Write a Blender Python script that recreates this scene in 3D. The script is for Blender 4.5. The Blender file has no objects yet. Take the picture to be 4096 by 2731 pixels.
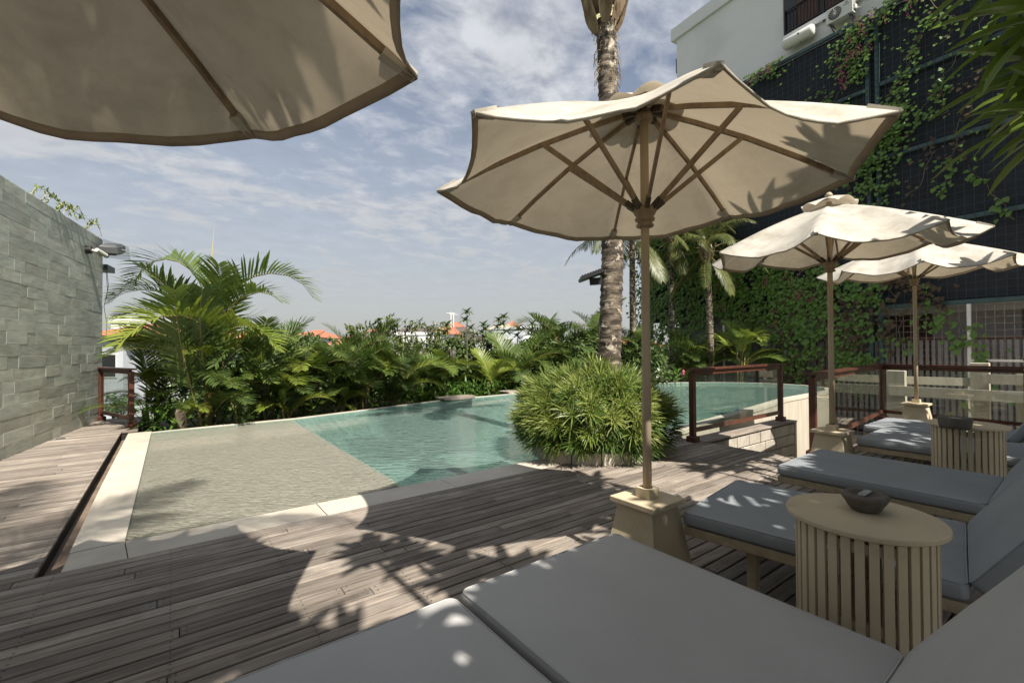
import bpy, bmesh, math, random
from mathutils import Vector, Matrix, noise
sin, cos, pi = math.sin, math.cos, math.pi
random.seed(11)
S = bpy.context.scene
COL = S.collection
# ------------------------------------------------------------------ camera
F_PX = 455.1
AZ = math.radians(53.2)
cd = bpy.data.cameras.new('camera'); cd.lens = 16; cd.sensor_width = 36; cd.clip_start = .03; cd.clip_end = 2000
cam = bpy.data.objects.new('camera', cd); COL.objects.link(cam); S.camera = cam
CM = Matrix.Rotation(AZ - pi/2, 4, 'Z') @ Matrix.Rotation(pi/2 + math.radians(.75), 4, 'X') @ Matrix.Rotation(math.radians(-.3), 4, 'Z')
CM.translation = Vector((0, 0, 1.45)); cam.matrix_world = CM
S.render.resolution_x = 1024; S.render.resolution_y = 682
# ------------------------------------------------------------------ light
SUN_D = Vector((.05, .80, -1)).normalized()          # the way sunlight travels
sun = bpy.data.lights.new('sun', 'SUN'); sun.energy = 4.4; sun.angle = math.radians(.53); sun.color = (1, .93, .82)
so = bpy.data.objects.new('sun', sun); COL.objects.link(so); so.rotation_euler = SUN_D.to_track_quat('-Z', 'Y').to_euler()
w = bpy.data.worlds.new('World'); S.world = w; w.use_nodes = True
N = w.node_tree.nodes; L = w.node_tree.links
for n in list(N): N.remove(n)
def nd(N, t, **k):
    n = N.new(t)
    for a, b in k.items():
        if a.startswith('i_'): n.inputs[a[2:].replace('_', ' ')].default_value = b
        elif a[0] == 'q': n.inputs[int(a[1:])].default_value = b
        else: setattr(n, a, b)
    return n
sky = nd(N, 'ShaderNodeTexSky', sky_type='NISHITA', sun_disc=False, sun_elevation=math.asin(-SUN_D.z),
         sun_rotation=math.atan2(-SUN_D.x, -SUN_D.y), air_density=1.0, dust_density=.7, ozone_density=1.6)
tc = nd(N, 'ShaderNodeTexCoord')
sx = nd(N, 'ShaderNodeSeparateXYZ'); L.new(tc.outputs['Generated'], sx.inputs[0])
zz = nd(N, 'ShaderNodeMath', operation='MAXIMUM', q1=0.0); L.new(sx.outputs[2], zz.inputs[0])
za = nd(N, 'ShaderNodeMath', operation='ADD', q1=.16); L.new(zz.outputs[0], za.inputs[0])
dv = nd(N, 'ShaderNodeVectorMath', operation='DIVIDE'); L.new(tc.outputs['Generated'], dv.inputs[0])
cb = nd(N, 'ShaderNodeCombineXYZ')
for i in range(3): L.new(za.outputs[0], cb.inputs[i])
L.new(cb.outputs[0], dv.inputs[1])
mp = nd(N, 'ShaderNodeMapping'); mp.inputs['Rotation'].default_value = (0, 0, .9); mp.inputs['Scale'].default_value = (1, 1.35, 0)
mp.inputs['Location'].default_value = (3.3, 1.2, 0)
L.new(dv.outputs[0], mp.inputs[0])
nb = nd(N, 'ShaderNodeTexNoise', i_Scale=1.3, i_Detail=5.0, i_Roughness=.55, i_Distortion=.5); L.new(mp.outputs[0], nb.inputs[0])
nf = nd(N, 'ShaderNodeTexNoise', i_Scale=7.0, i_Detail=8.0, i_Roughness=.60, i_Distortion=.25); L.new(mp.outputs[0], nf.inputs[0])
mm = nd(N, 'ShaderNodeMath', operation='MULTIPLY_ADD', q1=.62); L.new(nf.outputs[0], mm.inputs[0]); L.new(nb.outputs[0], mm.inputs[2])
cr = nd(N, 'ShaderNodeMapRange', q1=.53, q2=.92); L.new(mm.outputs[0], cr.inputs[0])
# horizon haze veil
hz = nd(N, 'ShaderNodeMapRange', q1=.0, q2=.66, q3=.97, q4=.0); L.new(sx.outputs[2], hz.inputs[0])
mx2 = nd(N, 'ShaderNodeMath', operation='MAXIMUM'); 
cs = nd(N, 'ShaderNodeMath', operation='MULTIPLY', q1=.86); L.new(cr.outputs[0], cs.inputs[0])
L.new(cs.outputs[0], mx2.inputs[0]); L.new(hz.outputs[0], mx2.inputs[1])
sm = nd(N, 'ShaderNodeVectorMath', operation='SCALE'); L.new(sky.outputs[0], sm.inputs[0]); sm.inputs['Scale'].default_value = .68
# cloud colour: whiter aloft, greyer towards the horizon
cc = nd(N, 'ShaderNodeMix', data_type='RGBA'); cc.inputs[6].default_value = (3.15, 3.15, 3.1, 1); cc.inputs[7].default_value = (5.0, 5.1, 5.35, 1)
hc = nd(N, 'ShaderNodeMapRange', q1=.02, q2=.5); L.new(sx.outputs[2], hc.inputs[0])
nv = nd(N, 'ShaderNodeMath', operation='MULTIPLY'); L.new(hc.outputs[0], nv.inputs[0]); L.new(nf.outputs[0], nv.inputs[1])
nw = nd(N, 'ShaderNodeMath', operation='MULTIPLY', q1=1.5); L.new(nv.outputs[0], nw.inputs[0]); L.new(nw.outputs[0], cc.inputs[0])
mxs = nd(N, 'ShaderNodeMix', data_type='RGBA'); L.new(mx2.outputs[0], mxs.inputs[0]); L.new(sm.outputs[0], mxs.inputs[6]); L.new(cc.outputs[2], mxs.inputs[7])
bg = nd(N, 'ShaderNodeBackground', i_Strength=.08); L.new(mxs.outputs[2], bg.inputs[0])
L.new(bg.outputs[0], nd(N, 'ShaderNodeOutputWorld').inputs[0])
S.view_settings.view_transform = 'Standard'; S.view_settings.look = 'None'; S.view_settings.gamma = 1
S.view_settings.use_curve_mapping = False; S.view_settings.exposure = 1.0
S.render.engine = 'CYCLES'
S.cycles.max_bounces = 7; S.cycles.transparent_max_bounces = 16; S.cycles.diffuse_bounces = 3
S.cycles.caustics_reflective = False; S.cycles.caustics_refractive = False
# ------------------------------------------------------------------ helpers
R3 = CM.to_3x3()
def at(x, y, d):                                      # point d metres ahead of the camera
    return CM.translation + R3 @ Vector(((x-512)/F_PX, -(y-341)/F_PX, -1))*d
def px(p):
    q = R3.transposed() @ (Vector(p) - CM.translation); w_ = max(-q.z, 1e-3)
    return 512 + F_PX*q.x/w_, 341 - F_PX*q.y/w_, -q.z
def V(*a): return Vector(a)
class MB:                                             # collects verts and faces for one mesh
    def __init__(s): s.v = []; s.f = []; s.m = []; s.c = 0
    def add(s, vs, fs, m=0):
        k = len(s.v); s.v += [tuple(p) for p in vs]; s.f += [[i+k for i in f] for f in fs]; s.m += [m]*len(fs)
    def box(s, x0, x1, y0, y1, z0, z1, M=None, m=0):
        p = [V(x, y, z) for z in (z0, z1) for y in (y0, y1) for x in (x0, x1)]
        if M: p = [M @ q for q in p]
        s.add(p, [(0,2,3,1),(4,5,7,6),(0,1,5,4),(2,6,7,3),(0,4,6,2),(1,3,7,5)], m)
    def bevbox(s, x0, x1, y0, y1, z0, z1, b=.004, M=None, m=0):
        b = min(b, (x1-x0)*.45, (y1-y0)*.45, (z1-z0)*.45)
        p = []
        for z, i in ((z0, b), (z0+b, 0), (z1-b, 0), (z1, b)):
            p += [V(x0+i, y0+i, z), V(x1-i, y0+i, z), V(x1-i, y1-i, z), V(x0+i, y1-i, z)]
        if M: p = [M @ q for q in p]
        f = [(3,2,1,0), (12,13,14,15)]
        for r in range(3):
            for i in range(4): f.append((r*4+i, r*4+(i+1)%4, r*4+4+(i+1)%4, r*4+4+i))
        s.add(p, f, m)
    def bar(s, a, b, w, h, w2=None, h2=None, up=V(0,0,1), m=0):   # a beam from a to b
        a = V(*a); b = V(*b); d = (b-a).normalized(); sd = d.cross(up)
        if sd.length < 1e-4: sd = V(1, 0, 0)
        sd.normalize(); u = sd.cross(d); w2 = w if w2 is None else w2; h2 = h if h2 is None else h2
        p = [a+sd*i*w/2+u*j*h/2 for i, j in ((-1,-1),(1,-1),(1,1),(-1,1))] + [b+sd*i*w2/2+u*j*h2/2 for i, j in ((-1,-1),(1,-1),(1,1),(-1,1))]
        s.add(p, [(0,1,2,3),(7,6,5,4),(0,4,5,1),(1,5,6,2),(2,6,7,3),(3,7,4,0)], m)
    def tube(s, pts, rs, n=8, cap=True, m=0):
        pts = [V(*p) for p in pts]; k = len(pts); vs = []; ref = V(0, 0, 1)
        if not hasattr(rs, '__len__'): rs = [rs]*k
        for i, p in enumerate(pts):
            d = (pts[min(i+1, k-1)] - pts[max(i-1, 0)]).normalized()
            a = d.cross(ref if abs(d.z) < .95 else V(1, 0, 0)).normalized(); b = d.cross(a)
            vs += [p + (a*cos(2*pi*j/n) + b*sin(2*pi*j/n))*rs[i] for j in range(n)]
        fs = [(i*n+j, i*n+(j+1)%n, i*n+n+(j+1)%n, i*n+n+j) for i in range(k-1) for j in range(n)]
        if cap: fs += [tuple(range(n))[::-1], tuple(range((k-1)*n, k*n))]
        s.add(vs, fs, m)
    def lathe(s, c, prof, n=24, sx=1, sy=1, m=0, cap=True):
        c = V(*c); k = len(prof)
        vs = [c + V(r*cos(2*pi*j/n)*sx, r*sin(2*pi*j/n)*sy, z) for r, z in prof for j in range(n)]
        fs = [(i*n+j, i*n+(j+1)%n, i*n+n+(j+1)%n, i*n+n+j) for i in range(k-1) for j in range(n)]
        if cap: fs += [tuple(range(n))[::-1], tuple(range((k-1)*n, k*n))]
        s.add(vs, fs, m)
    def prism(s, poly, z0, z1, m=0):
        n = len(poly); a = sum(poly[i][0]*poly[(i+1)%n][1]-poly[(i+1)%n][0]*poly[i][1] for i in range(n))
        if a < 0: poly = poly[::-1]
        vs = [(x, y, z0) for x, y in poly] + [(x, y, z1) for x, y in poly]
        s.add(vs, [tuple(range(n))[::-1], tuple(range(n, 2*n))] + [(i, (i+1)%n, n+(i+1)%n, n+i) for i in range(n)], m)
    def mesh(s, name, mats, smooth=False):
        me = bpy.data.meshes.new(name); me.from_pydata(s.v, [], s.f)
        for m in (mats if isinstance(mats, (list, tuple)) else [mats]): me.materials.append(m)
        if any(s.m): me.polygons.foreach_set('material_index', s.m)
        if smooth: me.polygons.foreach_set('use_smooth', [True]*len(s.f))
        me.update(); return me
    def build(s, name, mats, parent=None, smooth=False, **k):
        return link(name, s.mesh(name, mats, smooth), parent, **k)
def link(name, me, parent=None, M=None, **k):
    o = bpy.data.objects.new(name, me); COL.objects.link(o)
    if parent is not None: o.parent = parent
    if M is not None: o.matrix_local = M
    for a, b in k.items(): o[a] = b
    return o
def thing(name, label, cat, loc=(0,0,0), rz=0, group=None):
    o = bpy.data.objects.new(name, None); o.empty_display_size = .1; COL.objects.link(o); o.location = loc; o.rotation_euler = (0, 0, rz)
    o['label'] = label; o['category'] = cat
    if group: o['group'] = group
    return o
def copy_thing(o, label, loc, rz=0, parent=None):
    c = o.copy(); COL.objects.link(c)
    if parent is None: c.location = loc; c.rotation_euler = (0, 0, rz); c['label'] = label
    else: c.parent = parent
    for ch in [x for x in KIDS.get(o.name, [])]: copy_thing(ch, None, None, 0, c)
    return c
KIDS = {}
def index_kids():
    KIDS.clear()
    for o in bpy.data.objects:
        if o.parent: KIDS.setdefault(o.parent.name, []).append(o)
def TRS(loc, rot=(0,0,0), sc=(1,1,1)):
    from mathutils import Euler
    return Matrix.LocRotScale(V(*loc), Euler(rot), V(*sc) if hasattr(sc, '__len__') else V(sc, sc, sc))
# ------------------------------------------------------------------ materials
def mat(name, c1, c2=None, rough=.7, scale=4, stretch=(1,1,1), detail=6, lo=.35, hi=.65, bump=0, bscale=30, bstretch=None,
        rnd=0, spec=.5, trans=0, tcol=None, coords='Object', dirt=None, dscale=1.3, dlo=.5, dhi=.7, metal=0, coat=0):
    m = bpy.data.materials.new(name); m.use_nodes = True; N = m.node_tree.nodes; L = m.node_tree.links
    b = N['Principled BSDF']; b.inputs['Roughness'].default_value = rough; b.inputs['Specular IOR Level'].default_value = spec
    b.inputs['Metallic'].default_value = metal; b.inputs['Coat Weight'].default_value = coat
    c1 = (*c1, 1); out = None
    tc = nd(N, 'ShaderNodeTexCoord'); oi = nd(N, 'ShaderNodeObjectInfo')
    off = nd(N, 'ShaderNodeVectorMath', operation='MULTIPLY_ADD'); L.new(tc.outputs[coords], off.inputs[0]); off.inputs[1].default_value = (1,1,1)
    if rnd:
        sc = nd(N, 'ShaderNodeVectorMath', operation='SCALE'); cb = nd(N, 'ShaderNodeCombineXYZ')
        for i in range(3): L.new(oi.outputs['Random'], cb.inputs[i])
        L.new(cb.outputs[0], sc.inputs[0]); sc.inputs['Scale'].default_value = 37; L.new(sc.outputs[0], off.inputs[2])
    else: off.inputs[2].default_value = (0,0,0)
    if c2 is not None:
        mp = nd(N, 'ShaderNodeMapping'); mp.inputs['Scale'].default_value = stretch; L.new(off.outputs[0], mp.inputs[0])
        n = nd(N, 'ShaderNodeTexNoise', i_Scale=scale, i_Detail=float(detail), i_Roughness=.62); L.new(mp.outputs[0], n.inputs[0])
        r = nd(N, 'ShaderNodeMapRange', q1=lo, q2=hi); L.new(n.outputs[0], r.inputs[0])
        x = nd(N, 'ShaderNodeMix', data_type='RGBA'); x.inputs[6].default_value = c1; x.inputs[7].default_value = (*c2, 1)
        L.new(r.outputs[0], x.inputs[0]); out = x.outputs[2]
    if dirt is not None:
        n = nd(N, 'ShaderNodeTexNoise', i_Scale=dscale, i_Detail=8.0, i_Roughness=.65, i_Distortion=.4); L.new(off.outputs[0], n.inputs[0])
        r = nd(N, 'ShaderNodeMapRange', q1=dlo, q2=dhi); L.new(n.outputs[0], r.inputs[0])
        x = nd(N, 'ShaderNodeMix', data_type='RGBA'); L.new(r.outputs[0], x.inputs[0])
        if out: L.new(out, x.inputs[6])
        else: x.inputs[6].default_value = c1
        x.inputs[7].default_value = (*dirt, 1); out = x.outputs[2]
    if rnd:
        r = nd(N, 'ShaderNodeMapRange', q3=1-rnd, q4=1+rnd); L.new(oi.outputs['Random'], r.inputs[0])
        x = nd(N, 'ShaderNodeVectorMath', operation='SCALE'); L.new(r.outputs[0], x.inputs['Scale'])
        if out: L.new(out, x.inputs[0])
        else: x.inputs[0].default_value = c1[:3]
        out = x.outputs[0]
    if out: L.new(out, b.inputs['Base Color'])
    else: b.inputs['Base Color'].default_value = c1
    if bump:
        mp = nd(N, 'ShaderNodeMapping'); mp.inputs['Scale'].default_value = bstretch or stretch; L.new(off.outputs[0], mp.inputs[0])
        n = nd(N, 'ShaderNodeTexNoise', i_Scale=bscale, i_Detail=6.0, i_Roughness=.6); L.new(mp.outputs[0], n.inputs[0])
        bp = nd(N, 'ShaderNodeBump', i_Strength=1.0, i_Distance=bump); L.new(n.outputs[0], bp.inputs['Height']); L.new(bp.outputs[0], b.inputs['Normal'])
    if trans:
        t = nd(N, 'ShaderNodeBsdfTranslucent'); mxr = nd(N, 'ShaderNodeMixShader'); mxr.inputs[0].default_value = trans
        if tcol: t.inputs[0].default_value = (*tcol, 1)
        elif out: L.new(out, t.inputs[0])
        else: t.inputs[0].default_value = c1
        L.new(b.outputs[0], mxr.inputs[1]); L.new(t.outputs[0], mxr.inputs[2]); L.new(mxr.outputs[0], N['Material Output'].inputs[0])
    return m
M = {}
M['deck'] = mat('weathered_deck_wood', (.105,.085,.069), (.345,.297,.252), .75, 2.0, (1,15,15), 9, .3, .72, .0025, 9, (1,26,26), .32, dirt=(.38,.345,.305), dscale=1.8, dlo=.5, dhi=.85)
M['gap'] = mat('dark_underdeck', (.02,.018,.016), rough=.9)
M['slate'] = mat('grey_green_slate', (.56,.57,.50), (.37,.41,.37), .62, 1.8, (1,1,4.2), 8, .38, .68, .006, 3.0, (1,1,3), .17, dirt=(.40,.38,.31), dscale=1.1, dlo=.5, dhi=.72)
M['stone'] = mat('cream_limestone', (.60,.545,.46), (.47,.42,.35), .55, 2.5, (1,1,1), 7, .35, .7, .0012, 40, rnd=.06, dirt=(.36,.32,.26), dscale=1.0, dlo=.56, dhi=.8)
M['channel'] = mat('stained_channel_wall', (.24,.18,.13), (.13,.10,.08), .7, 3)
M['shelf'] = mat('pebbled_shelf_floor', (.52,.495,.405), (.36,.35,.265), .6, 1.3, (1,2,1), 9, .35, .68, dirt=(.62,.60,.52), dscale=3, dlo=.5, dhi=.8)
M['pool'] = mat('green_pool_tile', (.25,.375,.325), (.12,.255,.20), .5, .45, dirt=(.36,.46,.435), dscale=.5)
M['concrete'] = mat('pale_board_marked_render', (.52,.47,.39), (.40,.35,.28), .8, 1.8, (6,6,.5), 7, .35, .7, .002, 20)
M['block'] = mat('painted_blockwork', (.50,.46,.40), (.30,.27,.22), .85, 3.5, (1,1,1), 8, .4, .75, .004, 25, rnd=.1)
M['mortar'] = mat('stained_mortar', (.10,.09,.075), (.2,.18,.15), .95, 5)
M['canvas'] = mat('cream_canvas', (.60,.575,.52), (.49,.465,.41), .9, 3.2, (1,1,1), 6, .35, .7,   .006, 6, (1,1,1), spec=.15, trans=.20, tcol=(.60,.50,.36), dirt=(.33,.30,.245), dscale=4.5, dlo=.44, dhi=.76)
M['hem'] = mat('folded_canvas_hem', (.40,.33,.26), (.33,.27,.21), .9, 8, trans=.06, spec=.15)
M['teak'] = mat('aged_umbrella_wood', (.30,.22,.14), (.17,.12,.075), .55, 4, (6,6,1), 6, .35, .7, .001, 20)
M['pole'] = mat('weathered_beige_pole', (.43,.345,.24), (.30,.23,.15), .55, 2.5, (1,1,.4), 6, .4, .7, .001, 25)
M['beige'] = mat('beige_painted_wood', (.60,.51,.355), (.50,.42,.29), .55, 2.2, (1,1,1), 6, .35, .7, .0016, 18, (1,1,.3), dirt=(.36,.30,.21), dscale=5, dlo=.55, dhi=.85)
M['frame'] = mat('khaki_lounger_wood', (.44,.37,.25), (.30,.24,.16), .6, 3, (1,5,5), 6, .35, .7, .001, 20)
M['vinyl'] = mat('blue_grey_vinyl', (.29,.315,.34), (.24,.263,.288), .5, 1.7, (1,1,1), 4, .35, .7, .010, 2.6, spec=.42)
M['vinylw'] = mat('warm_grey_vinyl', (.47,.47,.465), (.42,.42,.42), .55, 1.7, (1,1,1), 4, .35, .7, .010, 2.6, spec=.35)
M['vinyldk'] = mat('dark_piping', (.07,.08,.09), rough=.5)
M['redwood'] = mat('red_brown_stained_wood', (.115,.038,.022), (.055,.020,.013), .42, 3, (1,1,1), 6, .35, .7, .001, 20, coat=.15)
M['glass'] = None
M['bowl'] = mat('dark_stone_bowl', (.13,.11,.095), (.08,.07,.06), .75, 14, bump=.003, bscale=30, dirt=(.16,.13,.11), dscale=9)
M['pebble'] = mat('pale_gravel', (.50,.52,.52), (.25,.27,.28), .6, 60)
M['bluerubber'] = mat('dark_mesh_net', (.012,.015,.022), (.02,.024,.032), .85, 3, (1,1,1), 5)
M['steel'] = mat('green_painted_steel', (.05,.095,.095), (.03,.06,.062), .5, 2)
M['wire'] = mat('dark_wire', (.022,.03,.038), rough=.5)
M['rustwire'] = mat('pale_rusty_wire', (.30,.27,.24), (.16,.10,.07), .6, 6)
M['whitewall'] = mat('white_painted_render', (.74,.75,.75), (.69,.70,.70), .85, .7, (1,1,1), 6, .35, .7, dirt=(.60,.61,.60), dscale=.35, dlo=.52, dhi=.8)
M['roomwall'] = mat('room_paint_with_shade_tone', (.27,.27,.275), (.21,.21,.215), .85, .8)  # white rooms; their shade is put into this darker wall colour
M['greywall'] = mat('blue_grey_render', (.50,.53,.57), (.44,.47,.52), .85, .6)
M['whitepaint'] = mat('chipped_white_paint', (.62,.62,.60), (.4,.36,.32), .6, 6, lo=.5, hi=.75)
M['black'] = mat('black_metal', (.012,.012,.014), rough=.45)
M['plasticw'] = mat('off_white_casing', (.66,.66,.63), (.60,.60,.57), .45, 2)
M['plasticg'] = mat('grey_plastic', (.10,.105,.11), rough=.5)
M['doorwood'] = mat('dark_door_wood', (.11,.045,.025), (.06,.025,.015), .5, 3, (5,5,.6))
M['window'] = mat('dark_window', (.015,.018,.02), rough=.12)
M['rooftile'] = mat('orange_roof_tile', (.42,.165,.095), (.33,.12,.07), .8, 4, (1,1,1), 6, .35, .7, .02, 10)
M['roofdk'] = mat('brown_roof', (.13,.10,.085), (.08,.065,.055), .8, 3)
M['roofbeige'] = mat('beige_sheet_roof', (.42,.36,.26), rough=.8)
M['trunk'] = mat('coconut_bark', (.25,.205,.155), (.05,.038,.028), .9, 5.0, (1,1,2.6), 8, .38, .55, .012, 12, (.6,.6,3), dirt=(.48,.43,.35), dscale=7, dlo=.58, dhi=.63)
M['bark'] = mat('grey_bark', (.20,.165,.12), (.12,.095,.07), .9, 6, bump=.01, bscale=14)
M['cane'] = mat('yellow_green_cane', (.24,.26,.085), (.32,.22,.09), .5, 5, (1,1,2))
M['husk'] = mat('dry_palm_sheath', (.38,.29,.18), (.15,.10,.06), .85, 5, (2,2,.5), bump=.008, bscale=12)
M['huskp'] = mat('pale_spathe', (.52,.47,.27), (.33,.36,.18), .6, 3, (2,2,.6))
def leafm(name, c1, c2, tr=.32, rough=.42, rnd=.18): return mat(name, c1, c2, rough, 2.5, trans=tr, spec=.45, rnd=rnd, lo=.3, hi=.7)
M['areca'] = leafm('areca_leaf', (.082,.142,.03), (.155,.21,.046))
M['arecay'] = leafm('yellow_areca_leaf', (.17,.25,.03), (.24,.27,.045))
M['arecadk'] = leafm('dark_areca_leaf', (.05,.092,.024), (.09,.135,.034), .22)
M['coco'] = leafm('coconut_leaf', (.065,.095,.024), (.155,.165,.05))
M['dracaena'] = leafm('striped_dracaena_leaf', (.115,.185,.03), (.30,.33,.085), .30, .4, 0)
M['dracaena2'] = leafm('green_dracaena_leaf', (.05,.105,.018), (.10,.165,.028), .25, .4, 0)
M['plum'] = leafm('plumeria_leaf', (.095,.155,.025), (.16,.22,.035), .42, .38, 0)
M['vine'] = leafm('vine_leaf', (.085,.17,.03), (.14,.24,.04), .25, .5, 0)
M['vinedry'] = leafm('dry_vine_leaf', (.10,.065,.035), (.055,.038,.022), .1, .8, 0)
M['fit'] = mat('dark_fitting', (.06,.045,.03), rough=.5); M['emblem'] = mat('navy_print', (.02,.03,.10), rough=.5); M['emblemred'] = mat('red_print', (.5,.03,.03), rough=.5)
M['pink'] = mat('pink_blossom', (.55,.12,.22), rough=.6, trans=.3)
M['bamboo'] = leafm('bamboo_leaf', (.10,.14,.04), (.155,.19,.055), .25, .6)
M['broad'] = leafm('broad_leaf', (.055,.10,.028), (.095,.135,.036), .2, .5)
M['banana'] = leafm('lush_low_leaf', (.06,.14,.02), (.10,.19,.03), .3, .5)
M['soil'] = mat('leaf_littered_soil', (.06,.045,.03), (.10,.09,.04), .95, 3)
M['grass'] = mat('scrub_ground', (.05,.075,.025), (.09,.085,.045), .95, .3)
def simple(name, build):
    m = bpy.data.materials.new(name); m.use_nodes = True; n = m.node_tree.nodes
    for x in list(n): n.remove(x)
    build(n, m.node_tree.links, nd(n, 'ShaderNodeOutputMaterial').inputs[0]); return m
def glassb(N, L, out):
    t = nd(N, 'ShaderNodeBsdfTransparent'); t.inputs[0].default_value = (.90,.94,.92,1)
    g = nd(N, 'ShaderNodeBsdfGlossy', i_Roughness=.01); lw = nd(N, 'ShaderNodeLayerWeight', i_Blend=.5)
    pw = nd(N, 'ShaderNodeMath', operation='POWER', q1=4.0); L.new(lw.outputs['Facing'], pw.inputs[0])
    f2 = nd(N, 'ShaderNodeMath', operation='MULTIPLY_ADD', q1=.9, q2=.07); L.new(pw.outputs[0], f2.inputs[0])
    x = nd(N, 'ShaderNodeMixShader'); L.new(f2.outputs[0], x.inputs[0]); L.new(t.outputs[0], x.inputs[1]); L.new(g.outputs[0], x.inputs[2]); L.new(x.outputs[0], out)
M['glass'] = simple('railing_glass', glassb)
def clearb(N, L, out):
    t = nd(N, 'ShaderNodeBsdfTransparent'); t.inputs[0].default_value = (.86,.88,.9,1)
    g = nd(N, 'ShaderNodeBsdfDiffuse'); g.inputs[0].default_value = (.7,.73,.76,1)
    x = nd(N, 'ShaderNodeMixShader', q0=.3); L.new(t.outputs[0], x.inputs[1]); L.new(g.outputs[0], x.inputs[2]); L.new(x.outputs[0], out)
M['clear'] = simple('frosty_clear_cover', clearb)
def waterb(N, L, out, tint=(.80,.93,.88), amp=.03, sc=1.0, milk=.3, mc=(.3,.4,.4), asp=4.0):
    tc = nd(N, 'ShaderNodeTexCoord'); m0 = nd(N, 'ShaderNodeMapping'); m0.inputs['Rotation'].default_value = (0,0,.72); L.new(tc.outputs['Object'], m0.inputs[0])
    mp = nd(N, 'ShaderNodeMapping'); mp.inputs['Scale'].default_value = (1.3*sc, 1.3*asp*sc, 1); L.new(m0.outputs[0], mp.inputs[0])
    n1 = nd(N, 'ShaderNodeTexNoise', i_Scale=3.2, i_Detail=3.0, i_Roughness=.5, i_Distortion=.9); L.new(mp.outputs[0], n1.inputs[0])
    b = nd(N, 'ShaderNodeBump', i_Strength=1.0, i_Distance=amp); L.new(n1.outputs[0], b.inputs['Height'])
    tt = nd(N, 'ShaderNodeBsdfTransparent'); tt.inputs[0].default_value = (*tint, 1)
    g = nd(N, 'ShaderNodeBsdfGlossy', i_Roughness=.02); L.new(b.outputs[0], g.inputs['Normal'])
    fr = nd(N, 'ShaderNodeFresnel', i_IOR=1.33); L.new(b.outputs[0], fr.inputs['Normal'])
    df = nd(N, 'ShaderNodeBsdfDiffuse'); df.inputs[0].default_value = (*mc, 1); L.new(b.outputs[0], df.inputs['Normal'])
    y = nd(N, 'ShaderNodeMixShader', q0=milk); L.new(tt.outputs[0], y.inputs[1]); L.new(df.outputs[0], y.inputs[2])
    x = nd(N, 'ShaderNodeMixShader'); L.new(fr.outputs[0], x.inputs[0]); L.new(y.outputs[0], x.inputs[1]); L.new(g.outputs[0], x.inputs[2])
    L.new(x.outputs[0], out)
M['water'] = simple('pool_water', lambda N, L, o: waterb(N, L, o, (.90,.97,.955), .045, .9, .42, (.235,.355,.315), 3.2))
M['waters'] = simple('shallow_water', lambda N, L, o: waterb(N, L, o, (.95,.96,.93), .075, 1.9, .5, (.46,.445,.375), 4.5))
def gp(x, y, z=0.0):                                  # the point at height z seen at a pixel
    d = R3 @ Vector(((x-512)/F_PX, -(y-341)/F_PX, -1)); t = (z-CM.translation.z)/d.z
    return CM.translation + d*t
def inview(p, m=40):
    x, y, d = px(p); return d > .05 and -m < x < 1024+m and -m < y < 682+m
# ------------------------------------------------------------------ terrain
def wallU(v): return -1.81 + (v-8.9)*.1635
b = MB(); b.box(-600, 600, -600, 600, -6.3, -6.0); b.build('ground', M['grass'], kind='structure')
b = MB(); b.prism([(-.45, 10.62), (2.1, 10.62), (6.2, 11.72), (9, 11.86), (14, 11.86), (18.2, 10.2), (19.1, 8.4), (19.2, 7), (20.2, 6.5), (20.9, 11.0), (21.5, 14.0), (16, 15.6), (8, 15.0), (2.5, 13.6), (-.6, 13.4)], -5.99, -.22)
b.build('planting_bed', M['soil'], kind='structure')
b = MB(); b.box(9.9, 20.4, -8, 3.3, -5.95, -1.55); b.box(6.5, 9.9, 2.35, 3.72, -5.96, -1.555); b.build('lower_terrace', M['concrete'], kind='structure')
# ------------------------------------------------------------------ pool
inner = [(-.28, 4.56), (1.4, 4.57), (2.9, 4.57), (4.4, 4.6), (5.6, 4.68), (6.8, 4.78), (9.0, 5.08), (11.3, 5.4), (13.6, 5.75), (15.8, 5.82), (17.3, 5.85), (18.3, 6.25), (18.85, 7.2), (18.75, 8.5), (17.9, 9.8), (16.6, 10.8), (15, 11.3), (12, 11.5), (9, 11.5), (6.2, 11.36), (4.2, 10.85), (2.1, 10.32), (.8, 10.28), (-.28, 10.26)]
pool = MB(); n = len(inner)
b = MB(); b.add([(x, y, -1.35) for x, y in inner], [tuple(range(n))])
b.add([(x, y, -.02) for x, y in inner] + [(x, y, -1.35) for x, y in inner], [(i, n+i, n+(i+1)%n, (i+1)%n) for i in range(n)])
poolo = b.build('swimming_pool', M['pool'], kind='structure')
b = MB(); b.prism([(-.275, 4.565), (2.0, 4.575), (2.0, 10.29), (-.275, 10.25)], -1.3, -.062); b.build('shallow_shelf', M['shelf'], poolo)
b = MB(); b.add([(x, y, -.03) for x, y in [(2.0, 4.57)] + inner[2:22] + [(2.0, 10.32)]], [tuple(range(22))]); b.build('water', M['water'], poolo)
b = MB(); b.add([(-.28, 4.56, -.03), (2.0, 4.573, -.03), (2.0, 10.32, -.03), (-.28, 10.26, -.03)], [(0, 1, 2, 3)]); b.build('water', M['waters'], poolo)
def offs(i, d):
    a = V(*inner[i-1], 0); c = V(*inner[(i+1) % n], 0); t = (c-a).normalized(); return V(*inner[i], 0) + V(t.y, -t.x, 0)*d
def stone(p, name='coping_stone', z0=-.09, z1=-.012):
    b = MB(); q = [V(*x, 0) for x in p]; c = sum(q, V(0,0,0))/len(q); b.prism([tuple((c+(x-c)*(1-.004/max((x-c).length, .01)))[:2]) for x in q], z0, z1+random.uniform(-.001, .001)); b.build(name, M['stone'], poolo)
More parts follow.
